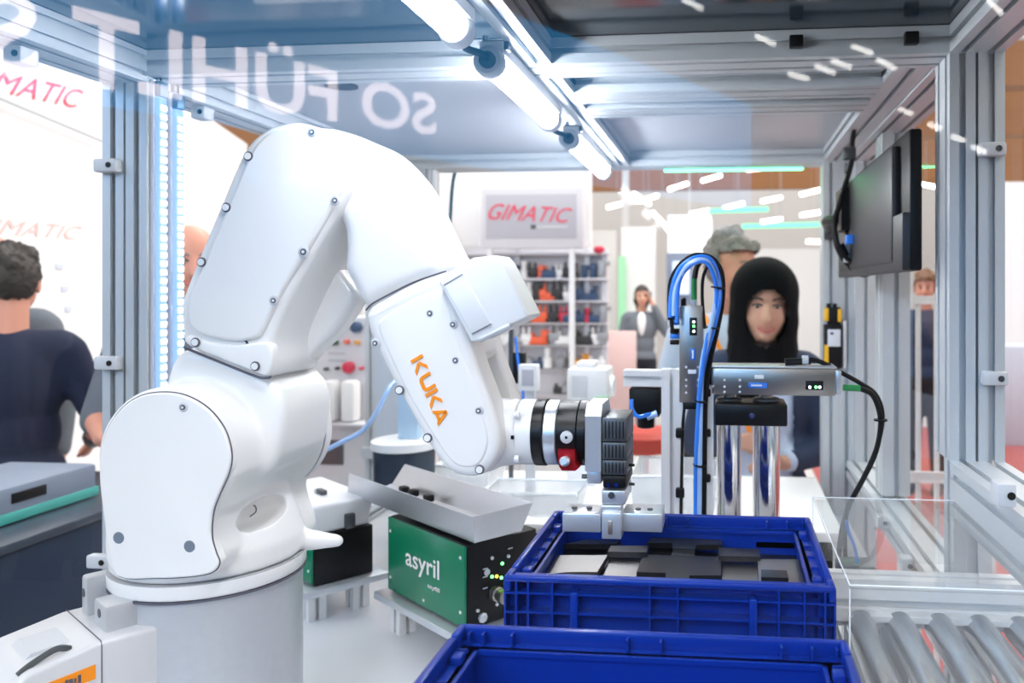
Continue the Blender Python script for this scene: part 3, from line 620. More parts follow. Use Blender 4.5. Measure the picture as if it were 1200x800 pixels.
x0, x1 = wx(685.5), wx(705)
ob('adapter_plate', MB().prism([(WY-0.045, WZ-0.045), (WY+0.045, WZ-0.045), (WY+0.045, WZ+0.030), (WY+0.028, WZ+0.045), (WY-0.030, WZ+0.045), (WY-0.045, WZ+0.030)], lambda u, v, w: (w, u, v), x0+0.001, x1), MILL, gr, None)
zb_ = UY(700, 568, WY-0.045).z
ob('bracket', MB().rbox(((x0+x1)/2+0.001, WY, (zb_+WZ-0.045)/2), (x1-x0-0.003, 0.08, WZ-0.045-zb_), 0.002), MILL, gr)
gx0, gx1 = wx(706), wx(735); gz = [UY(720, y, WY-0.045).z for y in (489, 518, 539, 557, 573)]
for i in range(3):
    o = ob('gripper_module', MB().rbox(((gx0+gx1)/2, WY-0.005, (gz[i]+gz[i+1])/2), (gx1-gx0, 0.080, gz[i]-gz[i+1]-0.001), 0.0015), DGR, gr)
    for k in range(6):
        ob('cooling_groove', MB().box((gx0+(gx1-gx0)*(k+1)/7, WY-0.0452, (gz[i]+gz[i+1])/2), (0.0012, 0.001, (gz[i]-gz[i+1])*0.7)), BLK, o)
o = ob('gripper_foot', MB().rbox(((gx0+gx1)/2, WY-0.005, (gz[3]+gz[4])/2), (gx1-gx0-0.002, 0.078, gz[3]-gz[4]-0.001), 0.003), BLK, gr)
for px in (713, 722): c = UY(px, 568, WY-0.044); ob('foot_screw', MB().lathe([(0, 0.003), (0.002, 0.003)], c+Vector((0, 0.001, 0)), (0, -1, 0), 12), CHROME, o)
def gb(name, pa, pb, Yf, depth, m=MILL, r=0.0015):
    A = UY(*pa, Yf); B = UY(*pb, Yf); return ob(name, MB().rbox(((A.x+B.x)/2, Yf+depth/2, (A.z+B.z)/2), (abs(B.x-A.x), depth, abs(A.z-B.z)), r), m, gr)
o = gb('jaw_mount', (705, 574.5), (733, 591), WY-0.04, 0.07, MILL)
c = UY(716.5, 580, WY-0.041); ob('jaw_screw', MB().lathe([(0, 0.0045), (0.002, 0.0045)], c, (0, -1, 0), 14), DGR, o)
gb('jaw_arm', (704, 592), (728, 600), WY-0.043, 0.07, MILL)
gb('jaw_bar', (659, 601), (704, 624), WY-0.035, 0.05, MILL); gb('jaw_bar', (728.5, 601), (776, 624), WY-0.035, 0.05, MILL)
o = gb('jaw_finger', (705, 600.5), (728, 632), WY-0.050, 0.03, MILL)
c = UY(715, 618, WY-0.0505); mb = MB(); mb.rbox(c, (0.006, 0.002, 0.018), 0.0009); ob('finger_slot', mb, mat('slot_brass', (0.45, 0.38, 0.32), 0.4, 0.8, 0.1), o)
for px, py in ((672, 597), (690, 597), (748, 597), (762, 597)):
    q = UZ(px, py, UY(680, 600, WY-0.035).z); q.z = UY(680, 600.6, WY-0.035).z
    ob('bar_screw', MB().lathe([(0, 0.004), (0.003, 0.004)], (q.x, WY-0.015, q.z), (0, 0, 1), 10), DGR, gr)
for py in (541, 563): c = UY(737, py, WY); ob('air_fitting', MB().cyl((gx1, WY-0.02, c.z), (gx1+0.008, WY-0.02, c.z), 0.002, seg=8), BLK, gr)
c = UY(685, 558, WY-0.03); ob('grub_screw', MB().cyl((x0-0.006, WY-0.03, c.z), (x0+0.001, WY-0.03, c.z), 0.003, seg=10), DGR, gr)

# ================================================================ ROBOT BASE CONNECTOR BOX (belongs to the base)
oa = Vector((-0.576, -0.817, 0)); obv = Vector((0.817, -0.576, 0)); o0 = Vector((AX, AY, 0)); zt = Zr(-0.445)
def BX(a, b, z): return o0+oa*a+obv*b+Vector((0, 0, z))
pr = [(0.06, ZTAB), (0.290, ZTAB), (0.290, zt-0.10), (0.272, zt-0.048), (0.240, zt-0.014), (0.165, zt), (0.06, zt)]
mb = MB(); hw = 0.078
for a, z in pr: mb.v.append(tuple(BX(a, -hw, z)))
for a, z in pr: mb.v.append(tuple(BX(a, -hw+0.006, z+0.0)))
mb = MB().prism(pr, lambda u, v, w: BX(u, w, v), -hw, hw)
bmx = mb.mesh('connector_box'); bm = bmesh.new(); bm.from_mesh(bmx)
bmesh.ops.bevel(bm, geom=list(bm.edges), offset=0.006, segments=3, affect='EDGES', profile=0.5); bm.to_mesh(bmx); bm.free(); bmx.shade_smooth(); bmx.set_sharp_from_angle(angle=0.6)
LGP = mat('light_grey_cast_paint', (0.70, 0.71, 0.73), 0.42, 0.15, 0.03, 60, 0.06)
ob('connector_box', bmx, LGP, rb)
ob('box_seam', MB().tube([BX(0.161, -hw, zt+0.0002), BX(0.161, hw-0.004, zt+0.0002), BX(0.161, hw+0.0002, zt-0.005), BX(0.161, hw+0.0002, zt-0.15)], 0.0007, 6, 0), SEAM, rb)
mb = MB().prism([(0.175, zt-0.003), (0.238, zt-0.018), (0.225, zt-0.006)], lambda u, v, w: BX(u, w, v), -0.03, 0.035); ob('sloped_recess', mb, GPL, rb)
ob('grip_handle', MB().tube([BX(0.190, 0.058, zt-0.005), BX(0.205, 0.060, zt+0.000), BX(0.230, 0.062, zt-0.009), BX(0.244, 0.062, zt-0.018)], 0.004, 8), DGR, rb)
for b, a0, a1, h, w in ((-0.040, 0.10, 0.150, 0.055, 0.022), (0.028, 0.10, 0.150, 0.036, 0.05)):
    rot = Matrix(((oa.x, obv.x, 0), (oa.y, obv.y, 0), (0, 0, 1)))
    o = ob('stop_block', MB().rbox(BX((a0+a1)/2, b, zt+h/2-0.002), (a1-a0, w, h), 0.004, 2, rot), ALUG, rb)
    ob('stop_hole', MB().cyl(BX(a1-0.001, b, zt+h*0.55), BX(a1+0.0008, b, zt+h*0.55), 0.006, seg=14), SEAM, o)
st = [BX(0.240, hw+0.0012, zt-0.052), BX(0.168, hw+0.0012, zt-0.044), BX(0.168, hw+0.0012, zt-0.026), BX(0.240, hw+0.0012, zt-0.034)]
mb = MB(); nn = obv*0.0008; mb.add([p-nn for p in st]+st, [(0, 1, 2, 3), (7, 6, 5, 4), (0, 4, 5, 1), (1, 5, 6, 2), (2, 6, 7, 3), (3, 7, 4, 0)])
o = ob('warning_sticker', mb, ORANGE, rb, None); o['label'] = 'orange warning sticker'
m_ = [st[0].lerp(st[1], t) for t in (0.15, 0.85)]+[st[3].lerp(st[2], t) for t in (0.85, 0.15)]
for k in range(11):
    t = 0.14+0.062*k; p = st[0].lerp(st[1], t).lerp(st[3].lerp(st[2], t), 0.45)
    ob('print_mark', MB().box(p+obv*0.0002, (0.0022+0.001*(k % 3), 0.0012, 0.006+0.002*((k*5) % 3)), rot), SEAM, o)
# transparent connector guard at the box end
o = tag(ob('connector_guard', MB().rbox(BX(0.317, 0.0, zt-0.085), (0.05, 0.13, 0.07), 0.004, 2, rot), ACRYL), 'clear plastic plug guard at the end of the grey robot base box', 'guard')
# rating label low on the base
a0 = math.radians(-57)
mb = MB(); P = []
for i in range(7):
    a = math.radians(-38-3*i); 
    for z in (ZTAB+0.055, ZTAB+0.095): P.append((AX+0.1262*math.cos(a), AY+0.1262*math.sin(a), z))
mb.add(P, [(2*i, 2*i+1, 2*i+3, 2*i+2) for i in range(6)]); o = ob('rating_label', mb, WPRINT, rb); o['label'] = 'white rating label'
# ================================================================ FEEDERS
fe1 = Vector((0.777, -0.629, 0)); fe2 = Vector((0.629, 0.777, 0)); FROT = Matrix(((fe1.x, fe2.x, 0), (fe1.y, fe2.y, 0), (0, 0, 1)))
TXT = mat('printed_grey', (0.55, 0.57, 0.6), 0.5, 0, 0.02)
def feeder(name, Q, w, d, h, zb, label, full):
    Q = Vector((Q[0], Q[1], 0)); P = lambda a, b, z: Q+fe1*a+fe2*b+Vector((0, 0, z))
    L = thing(name, label, 'part feeder', P(w/2, d/2, ZTAB), None)
    ob('stand_plate', MB().rbox(P(w/2, d/2, zb-0.008), (w+0.04, d+0.05, 0.014), 0.002, 2, FROT), MILL, L)
    for a in (0.03, w-0.03):
        for b in (0.012, d-0.02):
            profile('stand_leg', P(a, b, ZTAB), P(a, b, zb-0.015), 0.036, 0.036, 1, 1, L, ALUW, tuple(fe1), 0.008)
    ob('housing', MB().rbox(P(w/2, d/2, zb+h/2), (w, d, h), 0.003, 2, FROT), BLKM, L)
    o = ob('front_panel', MB().rbox(P(w/2, -0.003, zb+h/2+0.002), (w-0.004, 0.005, h-0.006), 0.001, 2, FROT), GREENP, L)
    for a, z in ((0.012, 0.12), (0.012, 0.03), (w-0.014, 0.125), (w-0.014, 0.03), (w*0.5, 0.018)):
        if z < h: c = P(a, -0.0055, zb+z); ob('panel_screw', MB().cyl(c, c-fe2*0.001, 0.003, seg=10), WPL, o)
    return L, P
F1, FP = feeder('part_feeder', (-0.657, 1.539), 0.274, 0.150, 0.147, Zr(-0.590), 'green and black part feeder with printed lettering beside the totes', True)
zb = Zr(-0.590)
fq = lambda a0, a1, z0, z1: [FP(a0, -0.0058, zb+z0), FP(a1, -0.0058, zb+z0), FP(a1, -0.0058, zb+z1), FP(a0, -0.0058, zb+z1)]
o = ob('lettering', text_mesh('asyril', fq(0.072, 0.192, 0.058, 0.103), 0.0006, 0, 0.012), WPRINT, F1); o['label'] = 'white printed lettering'
o = ob('small_lettering', text_mesh('asyfill', fq(0.152, 0.193, 0.044, 0.054), 0.0006, 0, 0.01), WPRINT, F1); o['label'] = 'small white printed lettering'
# connectors and lights on the black end of the feeder
FE = lambda b, z, off=0.0: FP(0.274+off, b, zb+z)
for b, z, m in ((0.072, 0.100, LG), (0.060, 0.080, LY), (0.050, 0.082, LG), (0.070, 0.075, LG)):
    ob('indicator', MB().cyl(FE(b, z, 0), FE(b, z, 0.002), 0.0028, seg=10), m, F1)
for b, z in ((0.02, 0.03), (0.06, 0.03), (0.085, 0.11), (0.05, 0.115)):
    ob('end_screw', MB().cyl(FE(b, z, 0), FE(b, z, 0.003), 0.003, seg=10), GPL, F1)
ob('end_mark', text_mesh('01', [FE(0.030, 0.105, 0.0012), FE(0.046, 0.105, 0.0012), FE(0.046, 0.118, 0.0012), FE(0.030, 0.118, 0.0012)], 0.0006), TXT, F1) if False else None
for (b, z0, z1) in ((0.036, 0.098, 0.100), (0.036, 0.084, 0.086), (0.036, 0.064, 0.066), (0.090, 0.122, 0.124)):
    ob('printed_line', MB().rbox(FE(b, (z0+z1)/2, 0.0004), (0.0008, 0.010, z1-z0), 0.0003, 1, FROT), TXT, F1)
ob('printed_ring', MB().lathe([(0, 0.006), (0.0008, 0.006)], FE(0.040, 0.092), fe1, 14), TXT, F1)
o = ob('round_connector', MB().lathe([(0, 0.012), (0.004, 0.012), (0.004, 0.010), (0.008, 0.013), (0.013, 0.013), (0.015, 0.010), (0.022, 0.010), (0.024, 0.012), (0.034, 0.012), (0.036, 0.008)], FE(0.055, 0.052), fe1, 20), STEEL, F1)
ob('knurled_nut', MB().lathe([(0, 0.009), (0.004, 0.009), (0.006, 0.006)], FE(0.030, 0.015), fe1, 8), MILL, F1)
ob('plug', MB().rbox(FE(0.085, 0.062, 0.012), (0.024, 0.02, 0.018), 0.002, 2, FROT), GPL, F1)
# tilted sheet metal tray on top
tr = thing('metal_tray', 'open sheet metal chute tray lying on the green feeder', 'tray', FP(0.05, 0.05, zb+0.15))
SHEET = mat('brushed_sheet', (0.66, 0.67, 0.70), 0.33, 0.85, 0.06, 40, 0, stretch=(1, 12, 1))
zt0, zt1 = Zr(-0.436), Zr(-0.385); a0, a1 = -0.195, 0.285; fl_ = 0.014
Pt = lambda a, b, z: FP(a, b, 0)+Vector((0, 0, z))
def sheet(name, q, n):
    q = [Vector(p) for p in q]; n = Vector(n).normalized()*0.0025; k = len(q)
    ob(name, MB().add([p for p in q]+[p+n for p in q], [tuple(range(k))[::-1], tuple(range(k, 2*k))]+[(i, (i+1) % k, k+(i+1) % k, k+i) for i in range(k)]), SHEET, tr, None)
b0, b1 = 0.005, 0.105
sheet('tray_floor', [Pt(a0, b0, zt0), Pt(a1, b0, zt0), Pt(a1, b1, zt0), Pt(a0, b1, zt0)], (0, 0, 1))
sheet('front_wall', [Pt(a0, b0, zt0), Pt(a1, b0, zt0), Pt(a1+fl_, b0-fl_, zt1), Pt(a0+0.035, b0-fl_, zt1)], fe2)
sheet('back_wall', [Pt(a0, b1, zt0), Pt(a1, b1, zt0), Pt(a1+fl_, b1+fl_, zt1), Pt(a0+0.035, b1+fl_, zt1)], fe2)
sheet('end_wall', [Pt(a1, b0, zt0), Pt(a1, b1, zt0), Pt(a1+fl_, b1+fl_, zt1), Pt(a1+fl_, b0-fl_, zt1)], fe1)
ob('spout_rim', MB().tube([Pt(a0, b0, zt0+0.002), Pt(a0-0.012, b0+0.01, zt0-0.004), Pt(a0-0.012, b1-0.01, zt0-0.004), Pt(a0, b1, zt0+0.002)], 0.003), SHEET, tr)
for a in (-0.10, -0.06, 0.0):
    tag(ob('black_part', MB().rbox(Pt(a, b1-0.02, zt0+0.012), (0.022, 0.016, 0.014), 0.003, 2, FROT), BLK), 'small black part lying in the metal chute tray', 'part', 'parts in the metal tray')
# second feeder behind the robot
F2, FP2 = feeder('part_feeder', (-1.01, 1.700), 0.250, 0.125, 0.100, Zr(-0.592), 'green and black part feeder under a white bin behind the robot', False)
Q2 = Zr(-0.592)+0.100
bn = thing('white_bin', 'white plastic bin resting on the rear green feeder', 'bin', FP2(0.12, 0.06, Q2))
def W2(a, b, z): return FP2(a, b, Q2+z)
mb = MB()
lo = [W2(0.01, 0.002, 0.001), W2(0.245, 0.002, 0.001), W2(0.245, 0.12, 0.001), W2(0.01, 0.12, 0.001)]
hi = [W2(0.0, -0.004, 0.062), W2(0.255, -0.004, 0.062), W2(0.255, 0.125, 0.062), W2(0.0, 0.125, 0.062)]
mb.add(lo+hi, [(3, 2, 1, 0), (0, 1, 5, 4), (1, 2, 6, 5), (2, 3, 7, 6), (3, 0, 4, 7), (4, 5, 6, 7)])
me = mb.mesh('body'); bm = bmesh.new(); bm.from_mesh(me); bmesh.ops.bevel(bm, geom=list(bm.edges), offset=0.008, segments=3, affect='EDGES', profile=0.5); bm.to_mesh(me); bm.free(); me.shade_smooth(); me.set_sharp_from_angle(angle=0.6)
ob('body', me, WPL, bn)
ob('clip', MB().rbox(W2(0.17, 0.05, 0.068), (0.03, 0.012, 0.010), 0.002, 2, FROT), DGR, bn); ob('clip_label', MB().rbox(W2(0.15, 0.05, 0.066), (0.012, 0.012, 0.009), 0.002, 2, FROT), GPL, bn)
ob('side_bracket', MB().rbox(W2(0.258, 0.07, 0.020), (0.012, 0.02, 0.030), 0.002, 2, FROT), DGR, F2)

# ================================================================ CAMERA STAND
Y1 = 1.46
A = UY(775, 433, Y1); B = UY(800, 455, Y1)
cs_ = thing('camera_stand', 'slim aluminium stand with a cantilever arm behind the blue tote', 'stand', (A.x, Y1, ZTAB))
profile('upright', ((A.x+B.x)/2, Y1+0.019, ZTAB), ((A.x+B.x)/2, Y1+0.019, A.z), B.x-A.x, 0.038, 1, 1, cs_, ALUW, (1, 0, 0), 0.008)
A2_ = UY(730, 434, Y1); B2_ = UY(774.5, 453, Y1)
profile('arm', (A2_.x, Y1+0.019, (A2_.z+B2_.z)/2), (A.x, Y1+0.019, (A2_.z+B2_.z)/2), 0.036, A2_.z-B2_.z, 1, 1, cs_, ALUW, (0, 1, 0), 0.008)
for py in (507, 577):
    c = UY(797, py, Y1-0.004); ob('cable_clip', MB().rbox(c, (0.016, 0.012, 0.018), 0.003), BLK, cs_)
ob('signal_cable', MB().tube([UY(803, 470, Y1), UY(800, 500, Y1-0.005), UY(799, 545, Y1-0.005), UY(798, 600, Y1-0.005), UY(798, 640, Y1)], 0.0028), RUB, cs_)
cm = thing('inspection_camera', 'black inspection camera hanging under the cantilever arm', 'camera', UY(754, 470, Y1))
a = UY(737, 455, Y1); b = UY(773, 489, Y1)
ob('camera_body', MB().rbox(((a.x+b.x)/2, Y1+0.03, (a.z+b.z)/2), (b.x-a.x, 0.06, a.z-b.z), 0.003), BLK, cm)
ob('lens', MB().lathe([(0, 0.016), (0.022, 0.016), (0.024, 0.012)], ((a.x+b.x)/2, Y1+0.03, b.z), (0, 0, -1)), BLKM, cm)
ob('cable', MB().tube([UY(740, 468, Y1-0.004), UY(741, 480, Y1-0.01), UY(748, 488, Y1-0.012), UY(758, 486, Y1-0.01), UY(768, 484, Y1)], 0.004), HOSE, cm)
ob('cable_plug', MB().cyl(UY(758, 489, Y1-0.006), UY(770, 484, Y1-0.004), 0.006, seg=12), HOSEC, cm)

# ================================================================ LINEAR AXES FIXTURE
Y2 = 1.44
fx = thing('vertical_axis', 'steel upright linear axis with status lights and hose bundle', 'actuator', UY(811, 470, Y2))
def fb(parent, name, pa, pb, Yf, dep, m, r=0.002):
    a_, b_ = UY(*pa, Yf), UY(*pb, Yf); return ob(name, MB().rbox(((a_.x+b_.x)/2, Yf+dep/2, (a_.z+b_.z)/2), (abs(b_.x-a_.x), dep, abs(a_.z-b_.z)), r), m, parent)
fb(fx, 'axis_body', (796, 358), (824, 472), Y2, 0.05, STEEL)
o = fb(fx, 'status_window', (808, 372), (817, 393), Y2-0.001, 0.003, BLK, 0.001)
for py, m in ((377, LW), (382, LG), (388, LW)): c = UY(813, py, Y2-0.001); ob('status_light', MB().cyl(c, c-Vector((0, 0.0012, 0)), 0.0024, seg=10), m, o)
o = fb(fx, 'badge', (809, 408), (815, 422), Y2-0.001, 0.003, HOSE, 0.003); fb(o, 'badge_text', (811, 410), (813, 420), Y2-0.0018, 0.002, WPRINT, 0.0005)
for py in (430, 445, 452, 460):
    for px in (804, 818): c = UY(px, py, Y2); ob('axis_screw', MB().cyl(c, c-Vector((0, 0.001, 0)), 0.0022, seg=8), WPL, fx)
fb(fx, 'white_tag', (806, 433), (816, 438), Y2-0.001, 0.002, WPRINT, 0.0005)
fb(fx, 'mount_block', (800, 471), (822, 480), Y2+0.005, 0.04, BLK)
ob('knob', MB().lathe([(0, 0.005), (0.012, 0.005), (0.014, 0.003)], UY(801, 358, Y2+0.01), (0, 0, 1), 12), BLK, fx)
ob('cable_gland', MB().cyl(UY(813.5, 358, Y2+0.015), UY(813.5, 351, Y2+0.015), 0.006, seg=12), MILL, fx)
o = ob('green_plug', MB().cyl(UY(813.5, 351, Y2+0.015), UY(813.5, 326, Y2+0.015), 0.0052, seg=12), GRN, fx)
for py, m in ((372, BLK), (378, HOSE), (388, BLK), (394, HOSE), (401, BLK)):
    fb(fx, 'air_fitting', (785, py-3), (796, py+3), Y2+0.01, 0.012, m, 0.002)
fb(fx, 'fitting_block', (782, 373), (789, 383), Y2+0.008, 0.014, GPL)
# support behind the vertical axis: post down to the table
fxs = thing('slim_post', 'slim pale post standing beside the two chrome columns', 'post', UY(832, 600, Y2))
a = UY(828.5, 454, Y2); b = UY(836, 456, Y2); ob('shaft', MB().bb((a.x, Y2, ZTAB), (b.x, Y2+0.014, a.z)), ALUW, fxs); ob('shaft_cap', MB().rbox(((a.x+b.x)/2, Y2+0.007, a.z+0.002), (b.x-a.x+0.002, 0.016, 0.004), 0.001), GPL, fxs)
for py in (460, 507, 560): c = UY(829, py, Y2-0.004); ob('cable_clip', MB().rbox(c, (0.012, 0.01, 0.014), 0.003), BLK, fxs)
hb = thing('hose_bundle', 'blue and black hose bundle looping over the upright axis', 'hose', UY(820, 600, Y2-0.02))
def hz(name, pts, r, m, Y=Y2-0.016):
    ob(name, MB().tube([UY(x, y, Y+(0.004*math.sin(i*1.7))) for i, (x, y) in enumerate(pts)], r, 8), m, hb)
hz('hose', [(786, 372), (787, 345), (795, 318), (812, 303), (831, 303), (841, 322), (843, 350), (836, 385), (826, 420), (820, 460), (818, 510), (817, 560), (818, 625)], 0.0046, HOSE)
hz('hose', [(790, 370), (792, 338), (806, 311), (826, 305), (837, 322), (839, 352), (831, 390), (823, 425), (821, 470), (820, 530), (819, 625)], 0.0046, HOSEC, Y2-0.022)
hz('hose', [(788, 390), (786, 340), (800, 308), (818, 301), (836, 306), (845, 325), (846, 355), (839, 392), (830, 425), (825, 470), (824, 530), (823, 625)], 0.0034, RUB, Y2-0.006)
hz('hose', [(793, 378), (796, 330), (812, 309), (829, 309), (839, 335), (838, 362), (828, 400), (822, 440), (817, 500), (815, 560), (815, 625)], 0.0036, HOSE, Y2-0.024)
hz('cable', [(784, 375), (784, 335), (794, 312), (810, 299), (826, 298), (838, 304), (847, 320), (848, 350), (842, 385), (833, 425), (828, 470), (827, 530), (826, 625)], 0.0026, RUB, Y2-0.010)
hz('cable', [(814, 326), (817, 312), (825, 304), (834, 308)], 0.005, RUB, Y2+0.015)
hz('cable', [(826, 385), (823, 350), (824, 325), (830, 310)], 0.003, RUB, Y2)
for (x, y) in ((841, 337), (835, 384), (821, 470), (820, 545)):
    c = UY(x, y, Y2-0.016); ob('cable_tie', MB().lathe([(0, 0.0125), (0.003, 0.0125)], c-Vector((0, 0, 0.0015)), (0.15, 0, 1), 14), BLK, hb)
# horizontal axis on two chrome columns
hx = thing('horizontal_axis', 'steel horizontal linear axis with blue badge on the black block', 'actuator', UY(905, 470, Y2))
fb(hx, 'axis_body', (833, 431), (979, 464), Y2, 0.06, STEEL); fb(hx, 'top_plate', (830, 428.5), (981, 432), Y2-0.003, 0.066, MILL, 0.001)
fb(hx, 'end_plate', (979, 434), (986, 462), Y2+0.006, 0.048, MILL)
o = fb(hx, 'badge', (877, 448), (899, 455), Y2-0.0012, 0.003, HOSE, 0.003); fb(o, 'badge_text', (880, 450.5), (893, 452.5), Y2-0.002, 0.002, WPRINT, 0.0005)
fb(hx, 'white_tag', (884, 439), (895, 444), Y2-0.001, 0.002, WPRINT, 0.0005)
o = fb(hx, 'status_window', (944, 446), (965, 457), Y2-0.001, 0.003, BLK, 0.001)
for px, m in ((949, LW), (956, LG), (960.5, LW)): c = UY(px, 453.5, Y2-0.001); ob('status_light', MB().cyl(c, c-Vector((0, 0.0012, 0)), 0.0024, seg=10), m, o)
for px in (849, 867):
    for py in (445, 453, 459): c = UY(px, py, Y2); ob('axis_screw', MB().cyl(c, c-Vector((0, 0.001, 0)), 0.0022, seg=8), WPL, hx)
o = ob('green_plug', MB().cyl(UY(988, 454, Y2+0.02), UY(1008, 455, Y2+0.02), 0.0058, seg=12), GRN, hx)
for k, (pts, r) in enumerate((([(1008, 455), (1022, 462), (1030, 480), (1032, 500), (1026, 530), (1012, 560), (996, 590), (988, 615), (984, 640), (983, 662)], 0.0050),
        ([(925, 424), (945, 421), (962, 424), (985, 436), (1010, 450), (1026, 462), (1034, 484), (1031, 512), (1019, 545), (1002, 578), (992, 600), (990, 640), (992, 662)], 0.0042))):
    ob('cable', MB().tube([UY(x, y, Y2+0.02+0.03*i/len(pts)+0.006*k) for i, (x, y) in enumerate(pts)], r), RUB, hx)
c = UY(932, 425, Y2+0.02); ob('cable_boot', MB().cyl(UY(920, 424, Y2+0.02), UY(950, 423, Y2+0.02), 0.0065, seg=12), BLK, hx); ob('boot_ring', MB().cyl(UY(940, 421.5, Y2+0.018), UY(947, 421.5, Y2+0.018), 0.008, seg=12), GPL, hx)
ob('cable_tie', MB().lathe([(0, 0.012), (0.003, 0.012)], UY(1032, 493, Y2+0.03), (0, 0, 1), 12), BLK, hx)
fx2 = thing('column_block', 'black block on two polished chrome columns', 'fixture', UY(878, 600, Y2))
fb(fx2, 'block', (838, 473), (923, 500), Y2-0.005, 0.085, BLKM, 0.003)
c = UY(881, 487, Y2-0.005); ob('centre_screw', MB().lathe([(0, 0.005), (0.001, 0.005), (0.001, 0.003), (0.002, 0.003)], c, (0, -1, 0), 14), CHROME, fx2)
for p0, p1 in ((840, 869), (882, 914)):
    a, b = UY(p0, 560, Y2+0.035), UY(p1, 560, Y2+0.035); zt_ = UY(880, 500, Y2-0.005).z; zc = UY(880, 472, Y2-0.005).z; r = (b.x-a.x)/2; x = (a.x+b.x)/2
    ob('column', MB().cyl((x, Y2+0.035, ZTAB), (x, Y2+0.035, zt_), r, seg=32), CHROME, fx2)
    ob('column_cap', MB().lathe([(0, r*1.02), (0.003, r*1.02), (0.005, r*0.85)], (x, Y2+0.035, zc), (0, 0, 1), 28), DGR, fx2)
    ob('spacer', MB().cyl((x, Y2+0.035, zc+0.004), (x, Y2+0.035, UY(880, 464, Y2).z), r*0.5, seg=16), STEEL, fx2)
# carriage joining the two axes
fb(fx, 'carriage', (818, 425), (834, 462), Y2+0.012, 0.035, BLK)

# ================================================================ SAFETY SENSOR ON REAR POST
Y3 = YR-0.032
se = thing('safety_sensor', 'black and yellow safety sensor with white label on the rear post', 'sensor', UY(977, 430, Y3))
fb(se, 'sensor_body', (966, 380), (987, 432), Y3, 0.03, BLK); fb(se, 'sensor_head', (970, 360), (985, 381), Y3+0.004, 0.024, BLK)
for a_, b_ in (((967, 361), (971, 376)), ((982, 362), (986, 377))): fb(se, 'yellow_end', a_, b_, Y3+0.001, 0.028, YEL, 0.001)
fb(se, 'yellow_stripe', (966, 404), (971, 430), Y3-0.001, 0.004, YEL, 0.0008)
o = fb(se, 'label_plate', (970, 386), (985, 406), Y3-0.0012, 0.003, mat('pale_label', (0.7, 0.72, 0.78), 0.5, 0, 0.02), 0.0006); fb(o, 'label_print', (973, 389), (977, 392), Y3-0.002, 0.002, SEAM, 0.0003)
for px in (971, 978): fb(se, 'pin', (px-2, 355.5), (px+3, 361), Y3+0.006, 0.015, BLK)
fb(se, 'side_rail', (988, 376), (992, 432), Y3+0.01, 0.02, ALUW)

# ================================================================ MONITOR
XM = XRI-0.05
def mx(px, py, x=XM): return UX(px, py, x)
n0, n1 = mx(1065, 150), mx(1065, 317); yn, yf_ = n0.y, 2.20; zt_, zbm = n0.z, n1.z
mo = thing('monitor', 'dark flat monitor seen from behind on the right enclosure post', 'monitor', (XM, (yn+yf_)/2, zbm))
ob('screen_shell', MB().rbox((XM+0.012, (yn+yf_)/2, (zt_+zbm)/2), (0.022, yf_-yn, zt_-zbm), 0.005), BLK, mo)
MG = mat('monitor_back_grey', (0.028, 0.028, 0.032), 0.42, 0, 0.05, 30)
ob('back_cover', MB().rbox((XM-0.006, (yn+yf_)/2+0.02, (zt_+zbm)/2), (0.018, (yf_-yn)*0.86, (zt_-zbm)*0.88), 0.008), MG, mo)
ob('lower_bezel', MB().rbox((XM+0.006, (yn+yf_)/2, zbm+0.05), (0.034, yf_-yn-0.004, 0.10), 0.004), MG, mo)
ob('port_recess', MB().rbox((XM-0.010, 2.00, zbm+0.065), (0.010, 0.16, 0.075), 0.004), BLK, mo)
ob('video_plug', MB().rbox((XM-0.022, 1.93, zbm+0.085), (0.016, 0.035, 0.022), 0.002), HOSE, mo); ob('plug_hood', MB().rbox((XM-0.022, 1.98, zbm+0.055), (0.014, 0.035, 0.045), 0.002), GPL, mo)
ya = 2.02; za = mx(1020, 245).z
mb = MB(); mb.box((XM-0.018, ya, za+0.05), (0.008, 0.02, 0.13), Matrix.Rotation(0.5, 3, 'X')); mb.box((XM-0.018, ya, za-0.01), (0.008, 0.02, 0.12), Matrix.Rotation(-0.5, 3, 'X')); mb.box((XM-0.026, ya, za+0.02), (0.018, 0.10, 0.10))
ob('mount_plate', mb, BLK, mo)
ob('mount_arm', MB().tube([(XM-0.030, ya, za), (XM-0.05, ya+0.12, za+0.005), (0.310, YR-0.012, za+0.005)], 0.012, 8), BLK, mo)
ob('wall_plate', MB().rbox((0.316, YR-0.006, za+0.005), (0.044, 0.011, 0.055), 0.003), DGR, mo)
for k in range(2):
    pts = [(1003, 142), (999, 165), (998, 190), (985, 235), (978, 265-6*k), (982+2*k, 292), (996+4*k, 312-3*k), (1012, 322-5*k), (1026, 314-4*k), (1033, 300)]
    ob('cable', MB().tube([UY(x, y, 1.98-0.03*k+0.05*(i < 3)) for i, (x, y) in enumerate(pts)], 0.0062 if k == 0 else 0.005), RUB, mo)
ob('ferrite', MB().cyl(UY(983, 287, 1.955), UY(990, 301, 1.955), 0.012, seg=14), BLK, mo)
ob('cable_holder', MB().rbox(UY(995, 180, 2.0), (0.03, 0.03, 0.03), 0.004), DGR, mo)

